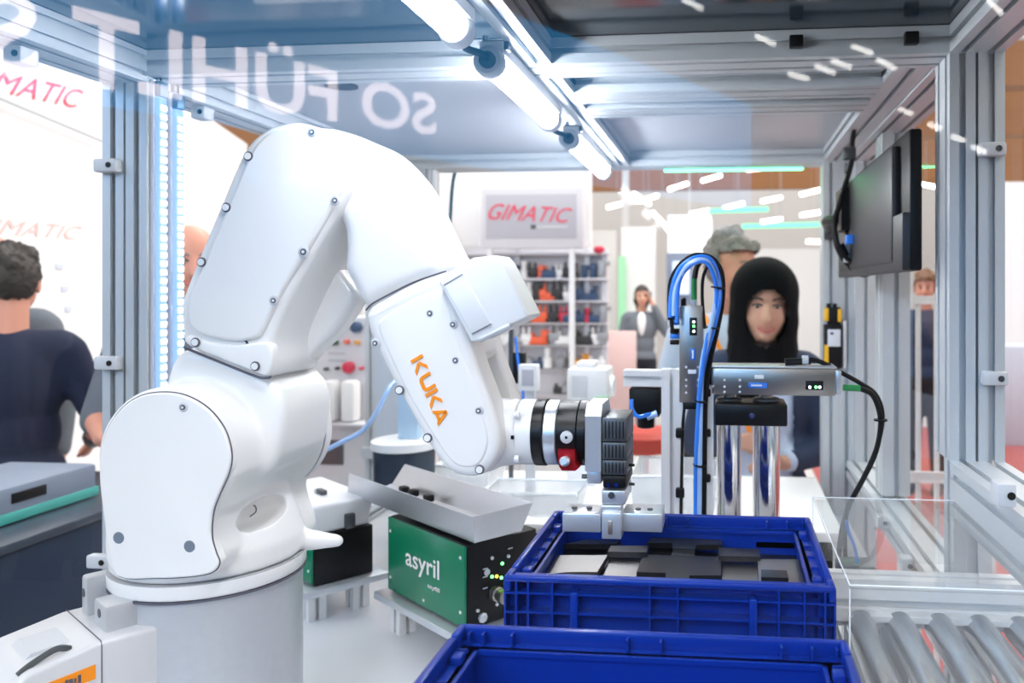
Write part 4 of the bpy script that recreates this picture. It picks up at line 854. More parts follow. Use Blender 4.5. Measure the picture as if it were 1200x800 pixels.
# ================================================================ ACRYLIC TUNNEL OVER THE CONVEYOR
za = Zr(-0.326)
at = thing('acrylic_tunnel', 'clear acrylic cover box over the roller conveyor', 'cover', (0.3, 1.1, ZRL))
tx0 = 0.137; ty0, ty1 = 0.915, 1.298; zb0 = ZRL+0.046
ob('top_sheet', MB().bb((tx0, ty0, za-0.004), (0.352, ty1, za)), ACRYL, at); ob('back_sheet', MB().bb((tx0, ty1-0.004, zb0), (0.352, ty1, za-0.0045)), ACRYL, at)
ob('front_sheet', MB().bb((tx0, ty0, ZRL+0.002), (0.352, ty0+0.004, za-0.0045)), ACRYL, at)
for p, q in (((tx0, ty0, za), (tx0, ty1, za)), ((tx0, ty1, za), (0.352, ty1, za)), ((tx0, ty0, za-0.004), (tx0, ty0, ZRL+0.003)), ((tx0, ty0, za), (0.352, ty0, za)), ((tx0, ty1, za), (tx0, ty1, zb0))):
    ob('polished_edge', MB().tube([p, q], 0.0009, 6), EDGE, at)
sb = thing('cable_sensor', 'dark sensor box standing behind the conveyor rail beside the cover box', 'sensor', UZ(1002, 668, ZRL))
c = UY(1002, 666, 1.36); ob('sensor_body', MB().rbox((c.x, 1.36, c.z), (0.060, 0.05, 0.026), 0.006), DGR, sb)
ob('sensor_stand', MB().bb((c.x-0.02, 1.345, ZTAB), (c.x+0.02, 1.375, c.z-0.012)), ALU, sb)
ob('sensor_wire', MB().tube([UY(1006, 664, 1.35), UY(1001, 640, 1.36), UY(994, 622, 1.37), UY(992, 610, 1.37)], 0.003), HOSE, sb)

# ================================================================ REAR WORKTOP CLUTTER
CLEAR = glass('clear_tray_plastic', 1.45, (0.96, 0.97, 0.98), 0.1, 0.30, (0.92, 0.94, 0.96))
def clear_tray(x0, x1, y0, y1, z, h, label):
    L = thing('clear_tray', label, 'tray', ((x0+x1)/2, (y0+y1)/2, z), 'clear trays on the rear worktop'); f = 0.012; t = 0.003
    ob('tray_base', MB().bb((x0+f, y0+f, z), (x1-f, y1-f, z+t)), CLEAR, L)
    for a_, b_, c_, d_ in (((x0+f, y0+f), (x1-f, y0+f), (x1, y0), (x0, y0)), ((x0+f, y1-f), (x1-f, y1-f), (x1, y1), (x0, y1)), ((x0+f, y0+f), (x0+f, y1-f), (x0, y1), (x0, y0)), ((x1-f, y0+f), (x1-f, y1-f), (x1, y1), (x1, y0))):
        q = [Vector((*a_, z+t)), Vector((*b_, z+t)), Vector((*c_, z+h)), Vector((*d_, z+h))]; n = (q[1]-q[0]).cross(q[3]-q[0]).normalized()*t
        ob('tray_wall', MB().add(q+[p+n for p in q], [(3, 2, 1, 0), (4, 5, 6, 7), (0, 1, 5, 4), (1, 2, 6, 5), (2, 3, 7, 6), (3, 0, 4, 7)]), CLEAR, L, None)
    mb = MB(); mb.tube([(x0, y0, z+h), (x1, y0, z+h), (x1, y1, z+h), (x0, y1, z+h), (x0, y0, z+h)], 0.004, 6, 0); ob('rim', mb, EDGE, L)
clear_tray(-0.60, -0.36, 1.95, 2.10, WT, 0.055, 'clear plastic tray on the white worktop beneath the robot wrist')
clear_tray(-0.79, -0.64, 2.15, 2.34, WT, 0.075, 'taller clear plastic tray near the rear window')
clear_tray(-0.235, -0.02, 1.97, 2.20, WT, 0.10, 'large clear plastic tray behind the camera stand')
wd = thing('white_device', 'white boxy valve device on the worktop behind the wrist', 'device', UY(686, 560, 2.25))
fb(wd, 'upper_housing', (664, 432), (712, 470), 2.25, 0.12, WPL, 0.008); fb(wd, 'lid', (675, 424), (697, 433), 2.27, 0.08, WPL, 0.005)
a = UY(680, 469, 2.26); ob('pedestal', MB().bb((a.x-0.04, 2.27, WT), (a.x+0.04, 2.35, a.z)), WPL, wd)
fb(wd, 'front_plate', (670, 440), (688, 466), 2.247, 0.004, GPL, 0.001); c = UY(708, 452, 2.31); ob('round_port', MB().cyl(c, c+Vector((0.03, 0, 0)), 0.03, seg=20), WPL, wd)
o = fb(wd, 'green_tab', (697, 464), (713, 469), 2.245, 0.02, mat('pale_green_plastic', (0.5, 0.8, 0.55), 0.4, 0, 0.02), 0.002)
hp = thing('dark_hopper', 'dark round hopper with pale rim on the worktop behind the tray', 'hopper', UZ(472, 565, WT))
c = UY(474, 540, 2.12); ob('hopper_body', MB().lathe([(0, 0.075), (0.01, 0.08), (0.13, 0.082)], (c.x, 2.12, WT), (0, 0, 1), 28), mat('dark_blue_plastic', (0.02, 0.035, 0.06), 0.4, 0, 0.05), hp)
ob('hopper_rim', MB().lathe([(0, 0.084), (0.003, 0.088), (0.022, 0.088), (0.025, 0.082)], (c.x, 2.12, WT+0.128), (0, 0, 1), 28), WPL, hp)
ob('hopper_neck', MB().rbox((c.x+0.01, 2.14, WT+0.22), (0.06, 0.05, 0.14), 0.008), mat('pale_blue_plastic', (0.45, 0.62, 0.78), 0.3, 0, 0.03), hp)
ph = tag(ob('air_hose', MB().tube([UY(376, 530, 2.0), UY(400, 518, 2.0), UY(424, 505, 2.0), UY(440, 485, 2.0), UY(452, 462, 2.02), UY(462, 448, 2.05), UY(490, 440, 2.1)], 0.006), HOSEC), 'translucent pale blue air hose sagging behind the robot elbow', 'hose')
# ================================================================ HALL BACKGROUND
def UPL(px, py, p, n): r = ray(px, py); return C0 + r*((Vector(p)-C0).dot(Vector(n))/r.dot(Vector(n)))
PINK = mat('sign_pink_red', (0.85, 0.07, 0.13), 0.5, 0, 0.02); PPINK = mat('pale_pink_reflection', (0.9, 0.55, 0.52), 0.6, 0, 0.02)
LAV = mat('sign_lavender_grey', (0.50, 0.50, 0.56), 0.5, 0, 0.02)
# white booth wall on the left with lettering
wp = Vector((-3.72, 4.15, 0)); wd_ = Vector((-0.316, 0.949, 0)); wn = Vector((0.949, 0.316, 0))
a = wp-wd_*3.2; b = wp+wd_*4.2
bw = struct(ob('wall_booth', MB().prism([(0, 0), (7.4, 0), (7.4, 3.1), (0, 3.1)], lambda u, v, w: a+wd_*u-wn*w+Vector((0, 0, v)), 0, 0.08), BOOTH))
def wall_text(body, q, m, shear=0.3, bold=0.0):
    return text_mesh(body, [UPL(x, y, wp, wn) for x, y in q], 0.004, shear, bold)
t = tag(ob('wall_lettering', wall_text('GIMATIC', [(-52, 98), (92, 128), (98, 106), (-46, 70)], PINK), PINK), 'large pink red lettering on the white booth wall', 'lettering')
t = tag(ob('wall_lettering', wall_text('GIMATIC', [(-40, 272), (92, 281), (96, 265), (-36, 253)], PPINK), PPINK), 'faint pink reflection of the sign lettering painted low on the white booth wall', 'lettering')  # the sign's reflection, drawn as a second, paler row of letters
rl = tag(ob('wall_rail', MB().tube([UPL(-40, 98, wp+wn*0.05, wn), UPL(120, 165, wp+wn*0.05, wn)], 0.012), GPL), 'thin grey rail across the white booth wall', 'rail')
for px, py, w in ((62, 210, 40), (20, 205, 44)):
    q = UPL(px, py, wp+wn*0.05, wn)
lb = tag(ob('wall_lamp_strip', MB().tube([UPL(-20, 193, wp+wn*0.06, wn), UPL(75, 200, wp+wn*0.06, wn)], 0.014), emis('cool_strip', (0.7, 1.0, 0.85), 2.2)), 'narrow glowing light strip on the white booth wall', 'lamp')
for k, (px, py, s) in enumerate(((70, 312, 22), (76, 338, 20), (80, 362, 18), (96, 404, 8))):
    q = UPL(px, py, wp+wn*0.004, wn); tag(ob('wall_print', MB().box(q, (0.005, s*0.004, 0.03), Matrix.Rotation(math.atan2(wd_.y, wd_.x)-PI/2, 3, 'Z')), mat('pale_blue_print', (0.62, 0.66, 0.8), 0.6, 0, 0.02)), 'small pale blue printed block on the white booth wall', 'print', 'printed blocks on the booth wall')
NAVYL = mat('navy_laminate', (0.012, 0.03, 0.07), 0.4, 0, 0.05)
# centre booth: white back panels, framed sign, display racks
YB = 6.2
def bx2(name, pa, pb, Y, dep, m, parent=None, r=0.004):
    a_, b_ = UY(*pa, Y), UY(*pb, Y); return ob(name, MB().rbox(((a_.x+b_.x)/2, Y+dep/2, (a_.z+b_.z)/2), (abs(b_.x-a_.x), dep, abs(a_.z-b_.z)), r), m, parent)
a = UY(505, 150, YB+0.35); b = UY(692, 600, YB+0.35)
struct(ob('wall_booth_centre', MB().bb((a.x-0.6, YB+0.35, 0), (b.x, YB+0.43, a.z)), BOOTH))
sg = thing('booth_sign', 'framed grey sign with red lettering above the display rack', 'sign', UY(622, 290, YB))
bx2('frame', (563, 220), (683, 291), YB, 0.10, mat('sign_frame_grey', (0.68, 0.68, 0.72), 0.4, 0, 0.02), sg, 0.01); bx2('sign_panel', (569, 228), (676, 279), YB-0.004, 0.02, LAV, sg, 0.002)
o = ob('lettering', text_mesh('GIMATIC', [UY(571, 257, YB-0.006), UY(668, 261, YB-0.006), UY(671, 244, YB-0.006), UY(575, 238, YB-0.006)], 0.004, 0.3, 0.0), PINK, sg); o['label'] = 'red sign lettering'
o = ob('small_lettering', text_mesh('HANDLING SYSTEMS', [UY(628, 267.5, YB-0.006), UY(665, 268.5, YB-0.006), UY(665, 265, YB-0.006), UY(628, 264, YB-0.006)], 0.004), DGR, sg) if False else bx2('small_line', (628, 265), (665, 267), YB-0.007, 0.004, GPL, sg, 0.0005)
bx2('sign_dot', (622, 263), (628, 268), YB-0.007, 0.004, DGR, sg, 0.001)
for px in (575, 671):
    p = UY(px, 291, YB+0.05); ob('sign_post', MB().bb((p.x-0.02, YB+0.01, 0), (p.x+0.02, YB+0.05, p.z)), ALUW, sg)
bw2 = tag(bx2('white_fabric_panel', (511, 214), (562, 288), YB+0.1, 0.05, BOOTH), 'white rounded panel hanging left of the framed sign', 'panel')
tag(ob('hanging_cable', MB().tube([UY(540, 176, 2.582), UY(531, 212, 2.59), UY(528, 250, 2.59), UY(526, 284, 2.59)], 0.006), mat('teal_cable', (0.02, 0.10, 0.14), 0.5, 0, 0.05)), 'dark teal cable hanging outside the rear window', 'cable')
rack = thing('display_rack', 'pale display rack full of small gripper parts under the framed sign', 'rack', UY(622, 560, YB))
RK = mat('rack_pale', (0.66, 0.66, 0.70), 0.45, 0.2, 0.03)
ytop = 292
for px in (512, 540, 606, 688, 708):
    p = UY(px, ytop, YB+0.2); ob('upright', MB().bb((p.x-0.02, YB+0.2, 0), (p.x+0.02, YB+0.24, p.z)), RK, rack)
shelf_y = (296, 326, 352, 378, 404, 432, 462)
for py in shelf_y: bx2('shelf', (508, py), (712, py+2.2), YB+0.11, 0.14, RK, rack, 0.003)
bx2('back_board', (508, 292), (712, 520), YB+0.25, 0.02, mat('rack_board', (0.70, 0.70, 0.74), 0.6, 0, 0.02), rack)
# gripper samples: one builder, several colours
def sample(mcol, kind):
    mb = MB()
    if kind == 0: mb.rbox((0, 0, 0.05), (0.075, 0.05, 0.055), 0.006); mb.rbox((-0.022, 0, 0.1), (0.016, 0.03, 0.055), 0.003); mb.rbox((0.022, 0, 0.1), (0.016, 0.03, 0.055), 0.003); mb.rbox((0, 0, 0.011), (0.05, 0.04, 0.022), 0.003)
    elif kind == 1: mb.lathe([(0, 0.03), (0.06, 0.03), (0.065, 0.02), (0.1, 0.018), (0.12, 0.026), (0.13, 0.026)], (0, 0, 0), (0, 0, 1), 14)
    elif kind == 2: mb.rbox((0, 0, 0.06), (0.05, 0.045, 0.12), 0.006); mb.rbox((0.03, 0, 0.10), (0.05, 0.03, 0.03), 0.004); mb.cyl((0, -0.02, 0.04), (0, -0.035, 0.04), 0.014, seg=10)
    else: mb.rbox((0, 0, 0.03), (0.13, 0.05, 0.06), 0.008); mb.cyl((-0.04, 0, 0.06), (-0.04, 0, 0.09), 0.015, seg=10); mb.cyl((0.04, 0, 0.06), (0.04, 0, 0.09), 0.015, seg=10)
    me = mb.mesh('gripper_sample', 35); me.materials.append(mcol); return me
SC = [('black', mat('sample_black', (0.03, 0.03, 0.035), 0.5, 0, 0.1)), ('dark blue', mat('sample_blue', (0.03, 0.07, 0.16), 0.45, 0, 0.1)), ('orange red', mat('sample_orange', (0.85, 0.13, 0.05), 0.45, 0, 0.05)),
      ('grey', mat('sample_grey', (0.35, 0.36, 0.38), 0.4, 0.4, 0.05)), ('white', WPL), ('red', mat('sample_red', (0.6, 0.02, 0.06), 0.45, 0, 0.05)), ('amber', mat('sample_amber', (0.75, 0.33, 0.03), 0.5, 0, 0.05))]
KN = ('two finger gripper', 'round suction cup sample', 'upright cylinder block', 'flat twin port block')
SM = {}
def put_sample(px, py, ci, kind, s=1.0):
    key = (ci, kind)
    if key not in SM: SM[key] = sample(SC[ci][1], kind)
    p = UY(px, py, YB+0.11); o = bpy.data.objects.new('gripper_sample', SM[key]); COL.objects.link(o); o.location = (p.x, YB+0.17, p.z+0.001); o.scale = (s, s, s)
    tag(o, '%s %s on the %s shelf of the display rack' % (SC[ci][0], KN[kind], {326: 'top', 352: 'second', 378: 'third', 404: 'fourth', 432: 'fifth', 462: 'lowest'}[py]), 'sample', 'samples on the display rack')
rows = {326: [(518, 1, 2), (528, 1, 0), (592, 1, 0), (601, 0, 2), (612, 4, 1), (622, 0, 0), (632, 2, 2), (641, 1, 3), (653, 4, 0), (664, 0, 0), (672, 0, 1), (683, 1, 2), (694, 1, 2), (704, 3, 2)],
        352: [(590, 3, 0), (603, 4, 3), (618, 4, 1), (627, 0, 2), (633, 2, 0), (640, 2, 3), (651, 0, 0), (663, 4, 0), (676, 1, 0), (686, 1, 3), (696, 1, 1)],
        378: [(594, 0, 3), (606, 0, 0), (617, 0, 0), (628, 2, 3), (634, 2, 0), (647, 0, 0), (659, 5, 0), (668, 1, 3), (680, 1, 0), (687, 5, 1), (697, 1, 3), (706, 3, 2)],
        404: [(590, 4, 0), (602, 3, 3), (615, 4, 0), (628, 2, 3), (636, 2, 2), (648, 3, 0), (660, 4, 3), (672, 0, 0), (684, 0, 3), (697, 4, 0), (705, 3, 0)],
        432: [(612, 3, 3), (625, 1, 3), (640, 4, 1), (655, 3, 0), (668, 0, 0), (677, 6, 3), (685, 6, 0), (697, 4, 3)],
        462: [(655, 0, 3), (668, 3, 3), (680, 6, 3), (692, 0, 3), (702, 3, 0)]}
for py, lst in rows.items():
    for px, ci, kind in lst: put_sample(px, py, ci, kind, R.uniform(0.85, 1.25))
for px, py in ((534, 288), (702, 293)):
    p = UY(px, py, YB+0.1); tag(ob('rack_knob', MB().lathe([(0, 0.02), (0.02, 0.045), (0.045, 0.045), (0.06, 0.02)], UY(px, py+4, YB+0.12), (0, 0, 1), 16), SC[5][1]), 'round red knob on top of the display rack %s' % ('beside the white panel' if px < 600 else 'at the outer upright'), 'beacon')  # plain unlit red knob, no beacon lamp
# control cabinet and profile stand seen between the arm links
YC = 4.0
cc = thing('control_cabinet', 'pale control cabinet with coloured knobs and a red button', 'cabinet', UY(405, 600, YC))
a = UY(350, 372, YC); b = UY(430, 560, YC); ob('body', MB().bb((a.x, YC, 0), (b.x, YC+0.35, a.z)), RK, cc)
for px, py, r, m in ((396, 382, 0.026, mat('dull_green', (0.05, 0.13, 0.08), 0.5, 0, 0.05)), (419, 383, 0.028, SC[1][1]), (381, 401, 0.013, SC[2][1]), (394, 401, 0.015, mat('dull_green', (0.05, 0.13, 0.08))), (408, 400, 0.012, SC[2][1]), (420, 401, 0.011, SC[6][1]), (410, 430, 0.030, SC[5][1]), (384, 432, 0.009, SC[0][1]), (397, 431, 0.009, SC[0][1]), (425, 431, 0.009, SC[5][1])):
    c = UY(px, py, YC); ob('knob', MB().lathe([(0, r), (0.03, r), (0.035, r*0.7)], c, (0, -1, 0), 16), m, cc)
zsh = UY(400, 496, YC-0.14).z+0.001; zst = UY(400, 446, YC-0.1).z
for px in (385, 408):
    pxx = UY(px, 470, YC-0.1).x; fb_ = ob('white_canister', MB().rbox((pxx, YC-0.07, (zsh+zst)/2), (0.075, 0.09, zst-zsh), 0.02), WPL)
    tag(fb_, 'white canister standing on the cabinet shelf', 'canister', 'white canisters by the cabinet')
bx2('shelf', (372, 496), (432, 500), YC-0.14, 0.14, RK, cc); bx2('dark_opening', (375, 515), (402, 545), YC-0.006, 0.01, DGR, cc)
for py in (412, 420): bx2('label_strip', (384, py), (404, py+3), YC-0.006, 0.008, LAV, cc)
ps = thing('profile_stand', 'aluminium profile stand outside the rear window', 'stand', UY(448, 560, 3.2))
for px in (437, 452, 470): p = UY(px, 340, 3.2); profile('upright', (p.x, 3.2, 0), (p.x, 3.2, 1.9), 0.045, 0.045, 1, 1, ps, ALU, (1, 0, 0))
p0, p1 = UY(432, 524, 3.2), UY(474, 524, 3.2); ob('cross_rail', MB().bb((p0.x, 3.13, p0.z-0.03), (p1.x, 3.175, p0.z+0.01)), ALU, ps)
sc = thing('small_screen', 'small white framed screen behind the robot wrist', 'screen', UY(621, 520, 2.45-0.35))
a = UY(607, 427, 2.1); b = UY(630, 458, 2.1)
ob('bezel', MB().rbox(((a.x+b.x)/2, 2.115, (a.z+b.z)/2), (b.x-a.x, 0.03, a.z-b.z), 0.004), WPL, sc); ob('display', MB().rbox(((a.x+b.x)/2, 2.0995, (a.z+b.z)/2), ((b.x-a.x)*0.6, 0.003, (a.z-b.z)*0.62), 0.001), LAV, sc)
ob('neck', MB().bb(((a.x+b.x)/2-0.012, 2.12, WT), ((a.x+b.x)/2+0.012, 2.14, b.z)), GPL, sc)
vh = thing('valve_terminal', 'black valve terminal with thin hoses behind the forearm box', 'valve', UY(600, 520, 2.3))
a = UY(596, 402, 2.3); b = UY(612, 460, 2.3); ob('mast', MB().bb((a.x, 2.3, WT), (a.x+0.012, 2.312, UY(600, 385, 2.3).z)), DGR, vh); ob('valve_block', MB().rbox(((a.x+b.x)/2+0.01, 2.31, (a.z+b.z)/2), (0.035, 0.03, 0.09), 0.004), BLK, vh)
ob('thin_hose', MB().tube([UY(604, 395, 2.29), UY(608, 430, 2.28), UY(613, 460, 2.28), UY(612, 500, 2.29), UY(610, 530, 2.29)], 0.004), HOSE, vh)
# reception counter, pink partition, red stool
pc = tag(bx2('pink_partition', (712, 388), (745, 560), 7.6, 0.06, mat('pale_pink_panel', (0.78, 0.56, 0.55), 0.6, 0, 0.03)), 'pale pink partition beside the display rack', 'partition')
pc.data.transform(Matrix.Translation((0, 0, 0)))
zlow = min(v.co.z for v in pc.data.vertices)
for v in pc.data.vertices:
    if v.co.z < zlow+0.02: v.co.z = 0.013
stl = thing('red_stool', 'red upholstered stool behind the gripper', 'stool', UZ(755, 560, 0))
c = UY(755, 500, 4.7); mb = MB().lathe([(0, 0.17), (0.03, 0.19), (0.09, 0.19), (0.12, 0.16)], (c.x, 4.7, 0.62), (0, 0, 1), 24); ob('seat', mb, mat('stool_red', (0.40, 0.03, 0.015), 0.5, 0, 0.05), stl)
ob('stem', MB().cyl((c.x, 4.7, 0.05), (c.x, 4.7, 0.62), 0.03), CHROME, stl); ob('foot', MB().lathe([(0, 0.2), (0.02, 0.2), (0.05, 0.04)], (c.x, 4.7, 0.012), (0, 0, 1), 24), CHROME, stl)
# far hall: banners, hanging cube, screen wall
def far(name, pa, pb, D, dep, m, label, cat, ground=True):
    a_, b_ = UY(*pa, D), UY(*pb, D); z0 = 0 if ground else b_.z
    return tag(ob(name, MB().rbox(((a_.x+b_.x)/2, D+dep/2, (a_.z+z0)/2), (b_.x-a_.x, dep, a_.z-z0), 0.01), m), label, cat)
far('tall_banner', (728, 266), (768, 400), 13, 0.1, BOOTH, 'tall white banner with pale stripe behind the woman on the phone', 'banner')
far('tall_banner', (692, 270), (722, 400), 14, 0.1, mat('banner_cream', (0.72, 0.70, 0.69), 0.6, 0, 0.02), 'tall cream banner beside the display rack', 'banner')
far('green_banner', (724, 300), (733, 366), 12.8, 0.05, mat('mint_panel', (0.35, 0.75, 0.45), 0.5, 0, 0.03), 'narrow mint green banner in front of the white banner', 'banner')
o = far('hanging_cube', (783, 252), (833, 296), 12, 1.0, emis('lit_white_box', (1, 1, 1), 0.9), 'white illuminated cube sign hanging in the hall', 'sign', False)
hw_ = UY(808, 252, 12.5); ob('suspension_wire', MB().cyl((hw_.x, 12.5, hw_.z), (hw_.x, 12.5, 6.8), 0.01, seg=6), GPL, o)
far('screen_wall', (781, 296), (812, 470), 9, 0.15, mat('slate_blue_panel', (0.16, 0.20, 0.28), 0.5, 0, 0.03), 'slate blue display wall behind the hose loop', 'panel')
o = far('lit_screen', (788, 306), (808, 345), 8.96, 0.03, emis('pale_screen', (0.55, 0.65, 0.85), 0.9), 'pale lit screen on the slate blue display wall', 'screen', False)
far('white_partition', (845, 292), (965, 330), 16, 0.2, HWALL, 'long white partition far behind the visitors', 'partition')
pl = thing('hall_column', 'thin white steel column standing in the hall', 'column', UY(734, 500, 16)); p = UY(733, 195, 16); ob('shaft', MB().cyl((p.x, 16, 0.1), (p.x, 16, 6.5), 0.07, seg=14), WPL, pl); ob('foot', MB().bb((p.x-0.15, 15.85, 0), (p.x+0.15, 16.15, 0.1)), WPL, pl)
for px, py, w in ((830, 247, 70), (870, 265, 90)):
    a_ = UY(px, py, 18); b_ = UY(px+w, py-2, 18); L = thing('green_light_line', 'long green light line hanging in the far hall', 'lamp', a_, 'green light lines in the far hall'); ob('tube', MB().tube([a_, b_], 0.045, 8), emis('green_far', (0.1, 1, 0.4), 1.3), L); ob('hanger', MB().tube([(a_+b_)/2, Vector(((a_.x+b_.x)/2, 18, 6.8))], 0.01, 6), GPL, L)
HL = emis('hall_lamp', (1.0, 0.95, 0.86), 7); HL2 = emis('aisle_lamp', (1.0, 0.96, 0.9), 14)
hme = MB().lathe([(0, 0.02), (0.02, 0.05), (0.98, 0.05), (1.0, 0.02)], (0, 0, 0), (1, 0, 0), 10).mesh('tube', 40); hme.materials.append(HL)
hme3 = hme.copy(); hme3.materials[0] = HL2
hme2 = MB().bb((0.49, -0.008, 0.03), (0.51, 0.008, 1)).mesh('hanger'); hme2.materials.append(GPL)
def hall_lamp(px, py, D, ang, ln):
    c = UY(px, py, D); L = thing('hall_lamp', 'white tube lamp hanging under the hall roof', 'lamp', c, 'tube lamps of the hall')
    t = bpy.data.objects.new('tube', hme); COL.objects.link(t); t.parent = L; t.scale = (ln, 1.0, 1.0); t.rotation_euler = (0, ang, 0.1); t.location = (0, 0, 0)
    h = bpy.data.objects.new('hanger', hme2); COL.objects.link(h); h.parent = L; h.scale = (ln, 1, 6.8-c.z); h.location = (0, 0, 0)
for px, py, a in ((783, 222, -0.3), (822, 212, -0.28), (892, 236, -0.2), (938, 228, -0.25), (848, 244, -0.25), (892, 260, -0.15), (938, 252, -0.15), (808, 251, -0.2), (711, 243, -0.25), (764, 248, 0.8), (742, 226, 0.6), (748, 236, -0.3), (780, 265, 0.9), (875, 199, -0.1), (1183, 103, -0.3), (1072, 214, 0.2), (945, 283, 0), (222, 172, 0.9), (235, 190, 0.9), (218, 152, 0.9), (1160, 230, 0)):
    hall_lamp(px, py, 24, a, 0.62)
# right hand booth outside the side panel
rw = tag(ob('blue_partition', MB().bb((3.9, 6.0, 0.0), (9.5, 6.1, 1.45)), mat('booth_blue', (0.17, 0.22, 0.42), 0.6, 0, 0.03)), 'low blue booth partition outside the right panel', 'partition')
rw2 = tag(ob('white_partition', MB().bb((3.2, 10.5, 0.0), (12, 10.6, 2.9)), BOOTH), 'white booth partition beyond the red carpet', 'partition')
rw3 = tag(ob('pale_counter', MB().rbox((2.95, 8.6, 0.5), (0.9, 0.5, 1.0), 0.02), mat('counter_grey', (0.5, 0.53, 0.62), 0.5, 0, 0.03)), 'pale grey counter on the carpet outside the right panel', 'counter')
rs = thing('barrier_fence', 'pale upright bar barrier outside the right panel', 'barrier', (0.8, 3.0, 0))
for k in range(6): ob('bar', MB().bb((0.62+0.065*k, 3.0, 0), (0.635+0.065*k, 3.02, 1.5)), ALUW, rs)
ob('top_rail', MB().bb((0.60, 2.99, 1.5), (0.98, 3.03, 1.53)), ALUW, rs); ob('mid_rail', MB().bb((0.60, 2.985, 0.86), (0.98, 2.998, 0.9)), ALUW, rs)

# ================================================================ BEHIND THE VIEWER (mirrored faintly in the front panel)
def refl(px, py, D): p = UD(px, py, D); p.y = 2*YF-p.y; return p
Sv = UD(490, 340, 5.8); dv = Vector((0.506, 0.862, 0))
bl0 = Sv-dv*3.2; bl1 = Sv+dv*4.94
def RP(k, z): p = Sv+dv*k; return Vector((p.x, 2*YF-p.y, z))
# dark display counter with a device between the left panel and the visitors
ct = thing('display_counter', 'dark navy display counter outside the left panel', 'counter', (-1.75, 1.75, 0))
ob('counter_body', MB().rbox((-1.86, 1.85, 0.48), (0.5, 1.0, 0.96), 0.01), NAVYL, ct); ob('counter_top', MB().rbox((-1.86, 1.85, 0.972), (0.53, 1.03, 0.022), 0.004), mat('dark_slate_top', (0.05, 0.07, 0.10), 0.3, 0, 0.05), ct)
dvc = thing('bench_device', 'grey bench device with turquoise stripe on the navy counter', 'device', (-1.85, 1.90, 0.984))
ob('case', MB().rbox((-1.85, 1.9, 1.03), (0.26, 0.34, 0.09), 0.01), mat('device_slate', (0.22, 0.27, 0.36), 0.5, 0, 0.03), dvc); ob('stripe', MB().rbox((-1.85, 1.9, 1.0), (0.266, 0.346, 0.025), 0.002), mat('turquoise_stripe', (0.08, 0.45, 0.40), 0.5, 0, 0.03), dvc); ob('front_slot', MB().rbox((-1.719, 1.85, 1.045), (0.006, 0.1, 0.025), 0.002), BLK, dvc)
for k, (yy, m) in enumerate(((1.42, WPL), (2.22, DGR))): tag(ob('sample_holder', MB().lathe([(0, 0.05), (0.01, 0.05), (0.02, 0.03), (0.10, 0.022), (0.16, 0.030), (0.17, 0.02)], (-1.72, yy, 0.984), (0, 0, 1), 18), m), '%s turned holder standing on the navy counter' % ('white' if k == 0 else 'dark grey'), 'holder')
BLW = emis('blue_light_wall', (0.01, 0.32, 0.75), 4.6)
mb = MB(); f = [RP(-3.4, 2.5), RP(4.94, 2.5), RP(4.94, 3.78), RP(-3.4, 3.78)]; nrm = Vector((-0.862, -0.506, 0))*0.1; nrm.y *= 1
mb.add(f+[p+nrm for p in f], [(0, 1, 2, 3), (7, 6, 5, 4), (0, 4, 5, 1), (1, 5, 6, 2), (2, 6, 7, 3), (3, 7, 4, 0)])
lwall = thing('light_wall', 'blue backlit fascia on dark wall opposite the machine', 'light wall', RP(0, 0)); ob('light_box', mb, BLW, lwall)
mb = MB(); f = [RP(-3.4, 0), RP(4.94, 0), RP(4.94, 2.5), RP(-3.4, 2.5)]; mb.add(f+[p+nrm for p in f], [(0, 1, 2, 3), (7, 6, 5, 4), (0, 4, 5, 1), (1, 5, 6, 2), (2, 6, 7, 3), (3, 7, 4, 0)]); ob('dark_panel', mb, DARKW, lwall)
LET = emis('lit_lettering', (0.90, 0.86, 1.0), 10)
nfront = Vector((0.862, 0.506, 0))
def on_wall(px, py):
    # virtual wall plane seen in the panel, mirrored back to the real side
    n = Vector((dv.y, -dv.x, 0)); q = UPL(px, py, Sv, n); q.y = 2*YF-q.y; return q+nfront*0.02
qd = [on_wall(510, 160), on_wall(-20, 88), on_wall(-20, -42), on_wall(510, 103)]
me = text_mesh('SO FÜHLT S', qd, 0.0, 0, 0.022)
tag(ob('lit_lettering', me, LET), 'white lit lettering on the blue exhibition wall', 'lettering')
for px, py, a in ((812, 5, 0.5), (897, 48, 0.45), (966, 83, 0.4), (1038, 75, 0.5), (1065, 133, 0.45), (1099, 151, 0.4), (1126, 165, 0.4), (1151, 178, 0.4), (1168, 5, 0.8), (1010, 60, 0.4), (985, 76, 0.4), (935, 92, 0.3)):
    c = refl(px-12, py-6, 13); L = thing('hall_lamp', 'white tube lamp hanging over the aisle opposite the machine', 'lamp', c, 'tube lamps opposite the machine')
    t = bpy.data.objects.new('tube', hme3); COL.objects.link(t); t.parent = L; t.scale = (0.24 if py > 100 else 0.36, 0.8, 0.8); t.rotation_euler = (0, a, 0)
